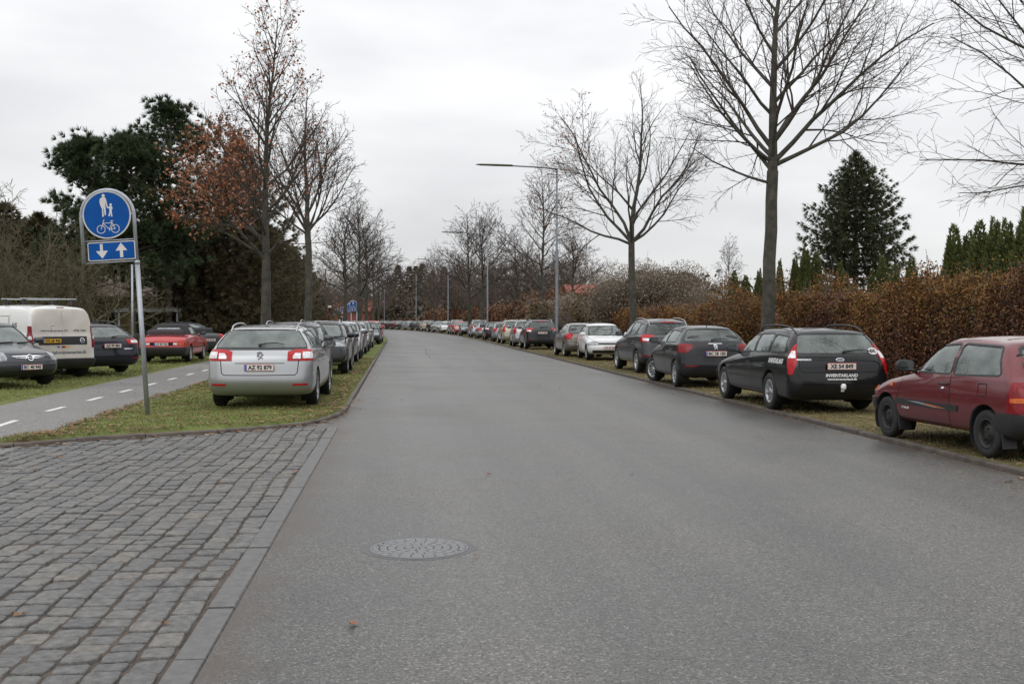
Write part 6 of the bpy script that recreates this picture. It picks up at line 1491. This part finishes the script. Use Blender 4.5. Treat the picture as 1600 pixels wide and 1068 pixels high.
mb = MB(); pj.panel(mb, [(.075 * math.cos(2 * math.pi * i / 20), .66 + .075 * math.sin(2 * math.pi * i / 20)) for i in range(20)], 'F', .014, res=.03); mb.build('badge_disc', M_black, CAR_OP)
ringbadge(CAR_OP, pj, 0, .66, .06, 'F', .02)
# van: bars, lettering, badge
V = CAR_VAN; pj = proj_of('van')
for x in (-1.45, -.45):
    m = MB(); m.box((x, 0, 2.07), (.06, 1.55, .035), 0, bev=.01); b = m.build('roof_bar', M_alloy, V)
    m = MB()
    for sg in (1, -1): m.box((x, sg * .66, 1.99), (.11, .10, .15), 0, bev=.02)
    for i, sg in enumerate((1, -1)):
        m = MB(); m.box((x, sg * .66, 1.99), (.11, .10, .15), 0, bev=.02); m.build('bar_foot', M_black, b)
oval(V, 'badge_disc', pj, -.52, .985, .085, .085, M_black, off=.024); ringbadge(V, pj, -.52, .985, .06, 'B', .03)
plate_parts(V, -2.225, .985, 'B', 'DG 68 945', 'yellow', y=.34)
cast_text(V, pj, 'door_web_address', 'www.habornmosmarket.dk', .115, M_inkg, -.03, .68, 'B', width=1.22, off=.012)
cast_text(V, pj, 'door_company_name', 'habornmos-gruppen A/S', .06, M_inkg, .22, 1.245, 'B', width=.72, off=.012)
cast_text(V, pj, 'door_phone_number', '4758 1583', .075, M_inkg, -.48, 1.24, 'B', width=.36, off=.012)
mb = MB(); pj.line(mb, [(.20, 1.37), (.30, 1.37), (.30, 1.19)], 'B', w=.012, off=.012); mb.build('door_logo_stroke', M_inkg, V)
cast_text(V, pj, 'side_lettering', 'gruppen A/S', .16, M_inkg, -.95, 1.38, 'L', width=1.0, shear=.15, off=.008)
cast_text(V, pj, 'side_lettering', 'maler', .11, M_inkg, -.90, 1.24, 'L', width=.4, shear=.15, off=.008)
for i, (c_, yy) in enumerate(((M_plateb, .14), (M_redd, .02), (M_red, -.02), (M_platey, -.11))):
    mb = MB(); pj.panel(mb, [(yy - .035, .80), (yy + .035, .80), (yy + .035, .845), (yy - .035, .845)], 'B', .012, res=.03); mb.build('door_sticker', c_, V)
# the small hatchback's stripe and model lettering
S = CAR_STAR; pj = proj_of('starlet')
mb = MB(); pj.panel(mb, [(.55, .535), (.25, .54), (-.40, .50), (-.15, .495)], 'L', .016, res=.05); mb.build('side_stripe', M_galv, S)
mb = MB(); pj.panel(mb, [(.15, .525), (.02, .53), (-.40, .502), (-.22, .50)], 'L', .018, res=.05); mb.build('stripe_accent', M_amber, S)
cast_text(S, pj, 'model_lettering', 'STARLET', .035, M_inkw, .60, .44, 'L', width=.2, shear=.2, off=.005)
mb = MB(); l, n = pj.cast(-.30, .745, 'L'); mb.lathe([(.0, .03), (.016, .03), (.018, 0)], 10, axis='y', c=(l.x, l.y - .005, l.z)); mb.build('key_lock', M_chrome, S)
for x_ in (1.14 - .30, 1.14 - 2.30 - .30):
    mb = MB(); mb.box((x_ - .02, .70, .26), (.02, .17, .26), 0, rot=Matrix.Rotation(R(8), 3, 'Y')); mb.build('mud_flap', M_black, S)
# convertible: model lettering on the tail
# ================================================================== street furniture
def lamp_post(x, y, hd, H, label, first=None):
    root = empty('street_lamp', (x, y, .05), hd); tag(root, label, 'street lamp', 'grey lamp posts along the right verge')
    m = MB(); m.tube([(0, 0, -.05), (0, 0, 1.0), (0, 0, 1.05), (0, 0, 5.0), (0, 0, 5.05), (0, 0, H)], [.085, .085, .075, .07, .055, .045], 12); m.build('pole', M_galvd, root)
    m = MB(); m.tube([(0, 0, H - .03), (0, .8, H + .04), (0, 2.25, H + .10)], [.045, .040, .036], 8); m.build('arm', M_galvd, root)
    m = MB(); n = 10; V = []; st = ((2.15, .05, .03), (2.2, .11, .05), (3.0, .13, .055), (3.75, .11, .045), (3.95, .03, .015))
    for yy, hw, hh in st:
        for j in range(n): a = 2 * math.pi * j / n; V.append((hw * math.cos(a), yy, H + .11 + hh * math.sin(a) + (yy - 2.2) * .015))
    m.add(V, [(i * n + j, i * n + (j + 1) % n, (i + 1) * n + (j + 1) % n, (i + 1) * n + j) for i in range(len(st) - 1) for j in range(n)] + [tuple(range(n))[::-1], tuple((len(st) - 1) * n + j for j in range(n))])
    h = m.build('lamp_head', M_head_, root); fixn(h.data)
    for yy in (2.35, 2.98, 3.65):
        m = MB(); m.box((.10, yy, H + .105), (.03, .05, .03), 0, bev=.005); m.build('latch', M_chrome, h)
    m = MB(); m.box((0, 0, .95), (.19, .14, .36), 0, bev=.02); m.build('service_door', M_galvd, root)
    return root
M_head_ = mat('lamp_housing', (.10, .10, .065), .45, .3, var=.25, scale=9)
LP = [(54, 2.18, 'nearest grey lamp post, its long arm reaching over the road'), (95, -2.1, 'second grey lamp post, in front of the round bare trees'), (137, -7.9, 'third grey lamp post in the right row'), (178, -15.4, 'fourth grey lamp post, before the far spruces'), (210, -24.2, 'fifth and farthest grey lamp post at the bend')]
L0 = None
for Y, X, lab in LP:
    hd = R(head(Y)) ; 
    if L0 is None: L0 = lamp_post(X, Y, hd + R(90) - R(90), 8.95, lab); L0.rotation_euler = (0, 0, hd + math.pi / 2 * 0)
    else: c = copy_tree(L0); c.location = (X, Y, .05); c['label'] = lab; L_ = c
    # arm is local +y -> must point to the road (left)
    (L0 if Y == 54 else c).rotation_euler = (0, 0, math.pi / 2 + hd)
def path_sign(x, y, z, label, lean=0, rz=0, group='blue shared path signs'):
    root = empty('path_sign', (x, y, z), rz); tag(root, label, 'road sign', group); root.rotation_euler = (0, lean, rz)
    W_ = .43; r_ = .038; m = MB(); pts = [(W_, 0, 2.45)] + [(W_, 0, 3.25)] + [(W_ * math.cos(a), 0, 3.25 + W_ * math.sin(a)) for a in np.linspace(.15, math.pi - .15, 15)] + [(-W_, 0, 3.25), (-W_, 0, 2.50)]
    m.tube(pts, .030, 10); m.build('arch_frame', M_galv, root)
    m = MB(); m.tube([(W_, 0, -.05), (W_, 0, 2.47)], .040, 12); m.tube([(W_, 0, 2.44), (W_, 0, 2.50)], .044, 12); m.build('pole', M_galv, root)
    m = MB(); m.tube([(-W_, 0, 2.855), (W_, 0, 2.855)], .011, 6); m.tube([(-W_, 0, 2.495), (W_, 0, 2.495)], .013, 6)
    b = m.build('crossbar', M_galv, root)
    D = (0, -.03, 3.27); m = MB(); m.lathe([(0, -.008), (.385, -.008), (.392, -.012), (.392, .010), (0, .010)], 48, axis='y', c=D); d = m.build('round_sign', M_signw, root)
    fixn(d.data)
    def flat(name, polys, mt, par, yy=-.0425):
        mb = MB()
        for pg in polys:
            t = [Vector(p) for p in pg]; k = len(t); vs, _, fs, *_ = delaunay_2d_cdt(t, [(i, (i + 1) % k) for i in range(k)], [list(range(k))], 1, 1e-6)
            mb.add([(p.x, yy, p.y) for p in vs] , [tuple(f) if (vs[f[1]] - vs[f[0]]).cross(vs[f[2]] - vs[f[0]]) > 0 else tuple(f)[::-1] for f in fs], 0, False)
        return mb.build(name, mt, par)
    Z = lambda a, b: ((a - 408) * .001716, 3.27 + (411 - b) * .001716)
    circ = lambda cx, cy, r0, n=28: [(cx + r0 * math.cos(2 * math.pi * i / n), cy + r0 * math.sin(2 * math.pi * i / n)) for i in range(n)]
    f = flat('blue_field', [circ(0, 3.27, .368, 48)], M_signb, d, -.0445)
    def zc_(cx, cy, r0): a, b = Z(cx, cy); return circ(a, b, r0 * .001716, 16)
    adult = [(372, 243), (404, 243), (414, 265), (427, 345), (417, 350), (404, 290), (404, 345), (403, 412), (391, 415), (384, 350), (379, 350), (384, 425), (368, 430), (368, 350), (356, 320), (350, 290), (354, 258)]
    child = [(443, 330), (462, 330), (469, 350), (466, 362), (459, 358), (460, 380), (463, 430), (450, 431), (448, 392), (438, 426), (424, 426), (438, 380), (438, 352), (424, 350), (418, 342), (426, 340)]
    flat('adult_symbol', [[Z(*p) for p in adult], zc_(389, 228, 15)], M_signw, d, -.0470); flat('child_symbol', [[Z(*p) for p in child], zc_(453, 317, 12)], M_signw, d, -.0470)
    def seg(a, b, w=6):
        (x0, z0), (x1, z1) = Z(*a), Z(*b); v = Vector((x1 - x0, z1 - z0)).normalized(); n = Vector((-v.y, v.x)) * w * .001716 / 2; return [(x0 - n.x, z0 - n.y), (x1 - n.x, z1 - n.y), (x1 + n.x, z1 + n.y), (x0 + n.x, z0 + n.y)]
    polys = [seg(a, b) for a, b in (((348, 547), (370, 490)), ((370, 490), (374, 464)), ((374, 464), (386, 457)), ((370, 490), (455, 490)), ((370, 492), (425, 548)), ((455, 490), (425, 548)), ((425, 548), (482, 547)), ((455, 490), (482, 547)), ((455, 490), (452, 473)), ((440, 472), (468, 470)), ((425, 548), (428, 566)))]
    for cx in (348, 482):
        n = 22
        for i in range(n):
            a0, a1 = 2 * math.pi * i / n, 2 * math.pi * (i + 1) / n; polys.append([Z(cx + q * math.cos(t), 547 + q * math.sin(t)) for q, t in ((35, a0), (41, a0), (41, a1), (35, a1))])
    flat('bicycle_symbol', polys, M_signw, d, -.0470)
    m = MB(); V = []; x0, z0 = Z(208, 845); x1, z1 = Z(656, 668)
    pg = rounded([(x0, z0), (x1, z0), (x1, z1), (x0, z1)], .03, 4); k = len(pg); m.add([(p[0], -.042, p[1]) for p in pg] + [(p[0], -.02, p[1]) for p in pg], [tuple(range(k)), tuple(range(2 * k - 1, k - 1, -1))] + [(i, k + i, k + (i + 1) % k, (i + 1) % k) for i in range(k)], 0, False)
    pn = m.build('arrow_panel', M_signw, root); fixn(pn.data)
    flat('blue_field', [rounded([(x0 + .014, z0 + .014), (x1 - .014, z0 + .014), (x1 - .014, z1 - .014), (x0 + .014, z1 - .014)], .02, 4)], M_signb, pn, -.0445)
    flat('down_arrow', [[Z(*p) for p in ((325, 686), (352, 686), (352, 752), (398, 752), (343, 825), (285, 752), (325, 752))]], M_signw, pn, -.0470)
    flat('up_arrow', [[Z(*p) for p in ((525, 683), (580, 757), (540, 757), (540, 823), (510, 823), (510, 757), (470, 757))]], M_signw, pn, -.0470)
    m = MB()
    for a in (R(90), R(0), R(180)):
        m = MB(); m.box((.405 * math.cos(a), -.015, 3.27 + .405 * math.sin(a)), (.03, .03, .03), 0); m.build('clamp', M_galv, root)
    return root
x, y = at(230, 646, .09)
S1 = path_sign(x - .43, y, .09, 'blue shared path sign with walking pair, bicycle and arrows, nearest, on a leaning grey pole', lean=-R(3.5), rz=R(2))
S1.location.x = x - .43
for px, Y, rz, lab in ((558, 121, .5, 'rightmost and highest of the far blue path signs'), (551, 140, 1.1, 'edge-on far blue path sign, second from the right'), (541, 170, 0, 'far blue path sign second from the left'), (528, 196, .1, 'leftmost and smallest of the far blue path signs')):
    c = copy_tree(S1); c.location = (xat(px, Y) - .43, Y, .1); c.rotation_euler = (0, 0, rz); c['label'] = lab
# thin grey post behind the sign and a small park lamp far off
m = MB(); m.tube([(0, 0, 0), (0, 0, 3.4)], .035, 8); m.lathe([(.0, 3.44), (.04, 3.42), (.04, 3.38)], 8); o = m.build('grey_post', M_galv, None, (xat(207, 38), 38, .1)); tag(o, 'thin bare grey post right behind the blue sign pole', 'post')
rt = empty('path_lamp', (xat(509, 120), 120, .1)); tag(rt, 'tall thin dark pole before the far brick building', 'street lamp')
m = MB(); m.tube([(0, 0, 0), (0, 0, 7.0)], [.07, .05], 8); m.build('pole', M_black, rt); m = MB(); m.lathe([(0, .12), (.2, .06), (.22, 0), (.05, -.05)], 12, c=(0, 0, 7.05)); m.build('lamp_head', M_galv, rt)
rt = empty('park_lamp', (xat(515, 130), 130, .1)); tag(rt, 'short lamp with a pale round head before the far brick building', 'street lamp')
m = MB(); m.tube([(0, 0, 0), (0, 0, 2.9)], [.05, .04], 8); m.build('pole', M_black, rt); m = MB(); m.lathe([(0, .25), (.22, .2), (.26, .05), (.2, -.05), (0, -.08)], 14, c=(0, 0, 3.0)); m.build('lamp_head', M_signw, rt)
rt = empty('flagpole', (xat(1130, 88), 88, 0)); tag(rt, 'white flagpole in a garden behind the hedge', 'flagpole')
m = MB(); m.tube([(0, 0, 0), (0, 0, 5.6)], [.06, .035], 8); m.build('pole', M_inkw, rt); m = MB(); m.lathe([(0, 5.72), (.06, 5.66), (0, 5.58)], 10); m.build('finial', M_inkw, rt)
# ------------------------------------------------------------------ buildings
M_ybrick = mat('yellow_brick', (.50, .34, .17), .85, var=.2, scale=3, bump=.3, bscale=40)
M_rbrick = mat('red_brick', (.20, .065, .045), .85, var=.2, scale=3, bump=.3, bscale=40)
def tiles(name, col):
    m, n, l, b = newmat(name); t = n.new('ShaderNodeTexCoord'); w_ = n.new('ShaderNodeTexWave'); w_.inputs['Scale'].default_value = 3.2; w_.inputs['Distortion'].default_value = .6; w_.bands_direction = 'Z'; l.new(t.outputs['Object'], w_.inputs['Vector'])
    z = n.new('ShaderNodeTexNoise'); z.inputs['Scale'].default_value = 3; z.inputs['Detail'].default_value = 6; l.new(t.outputs['Object'], z.inputs['Vector'])
    r = ramp(n, [(.3, tuple(x * .7 for x in col)), (.7, tuple(x * 1.2 for x in col))]); l.new(z.outputs[0], r.inputs[0]); l.new(r.outputs[0], b.inputs['Base Color'])
    bp = n.new('ShaderNodeBump'); bp.inputs['Distance'].default_value = .04; l.new(w_.outputs[0], bp.inputs['Height']); l.new(bp.outputs[0], b.inputs['Normal']); b.inputs['Roughness'].default_value = .7; return m
M_rtile = tiles('red_roof_tile', (.26, .075, .05)); M_ptile = tiles('pale_red_tile', (.13, .085, .07)); M_gtile = tiles('grey_roof_tile', (.10, .095, .09))
M_win = mat('dark_window', (.02, .022, .025), .08, var=.3); M_frame = mat('white_frame', (.6, .6, .58), .5, var=.08)
def house(x, y, rz, L, D, eave, ridge, wall, roof, label, wins=(), chim=(), name='house'):
    root = empty(name, (x, y, 0), rz); tag(root, label, 'house')
    m = MB(); V = [(-L / 2, -D / 2, -.05), (L / 2, -D / 2, -.05), (L / 2, D / 2, -.05), (-L / 2, D / 2, -.05), (-L / 2, -D / 2, eave), (L / 2, -D / 2, eave), (L / 2, D / 2, eave), (-L / 2, D / 2, eave), (-L / 2, 0, ridge - .08), (L / 2, 0, ridge - .08)]
    m.add(V, [(0, 1, 5, 4), (1, 2, 6, 9, 5), (2, 3, 7, 6), (3, 0, 4, 8, 7), (4, 5, 9, 8), (6, 7, 8, 9)], 0, False); m.build('wall', wall, root)
    m = MB(); e = .45; sl = (ridge - eave) / (D / 2); 
    for sg in (-1, 1):
        y0, z0 = sg * (D / 2 + e), eave - sl * e + .06; V = [(-L / 2 - e, y0, z0), (L / 2 + e, y0, z0), (L / 2 + e, 0, ridge + .06), (-L / 2 - e, 0, ridge + .06)]; V += [(a, b, c + .12) for a, b, c in V]
        m.add(V, [(0, 3, 2, 1), (4, 5, 6, 7), (0, 1, 5, 4), (1, 2, 6, 5), (2, 3, 7, 6), (3, 0, 4, 7)], 0, False)
    rf = m.build('roof', roof, root); fixn(rf.data)
    for cx in chim: m = MB(); m.box((cx, 0, ridge + .35), (.6, .6, 1.3), 0); m.box((cx, 0, ridge + 1.02), (.72, .72, .1), 0); m.build('chimney', M_frame, rf)
    for cx, cz, w_, h_ in wins:
        m = MB(); m.box((cx, -D / 2 - .01, cz), (w_ + .16, .08, h_ + .16), 0); f = m.build('window', M_frame, root); m = MB(); m.box((cx - w_ / 4, -D / 2 - .045, cz), (w_ / 2 - .05, .04, h_), 0); m.box((cx + w_ / 4, -D / 2 - .045, cz), (w_ / 2 - .05, .04, h_), 0); m.build('pane', M_win, f)
    return root
house(xat(212, 65), 66, R(6), 13, 9, 2.9, 4.1, M_ybrick, M_ptile, 'low yellow brick house behind the trunks of the left trees', [(-5, 1.4, 1.6, 1.3), (-1.2, 1.4, 1.6, 1.3), (2.8, 1.4, 2.2, 1.4)], ())
house(xat(520, 215), 215, R(-5), 16, 9, 3.4, 5.6, M_rbrick, M_rtile, 'far red brick building left of the far blue signs', [(-4, 1.6, 1.6, 1.2), (3, 1.6, 1.6, 1.2)])
house(xat(930, 104), 106, R(10), 5.0, 8, 2.8, 4.85, M_rbrick, M_rtile, 'red tiled house with a pale chimney behind the shrubs', [(-2, 1.4, 1.4, 1.2)], (1.2,))
house(xat(1140, 96), 100, R(70), 8, 7, 2.3, 4.3, M_frame, M_gtile, 'low house with a grey roof behind the flagpole', [(0, 1.3, 1.4, 1.1)])
rt = empty('carport', (xat(232, 57), 57, .1)); tag(rt, 'grey carport with a pale beam beyond the sign post', 'carport')
for cx in (-1.5, 1.5):
    m = MB(); m.box((cx, 0, 1.0), (.1, .1, 2.0), 0); m.build('post', M_galv, rt)
m = MB(); m.box((0, 1.2, 2.05), (3.4, 2.6, .18), 0); m.build('roof', M_galv, rt); m = MB(); m.box((0, 2.4, .95), (3.0, .06, 1.9), 0); m.build('back_wall', M_black, rt)
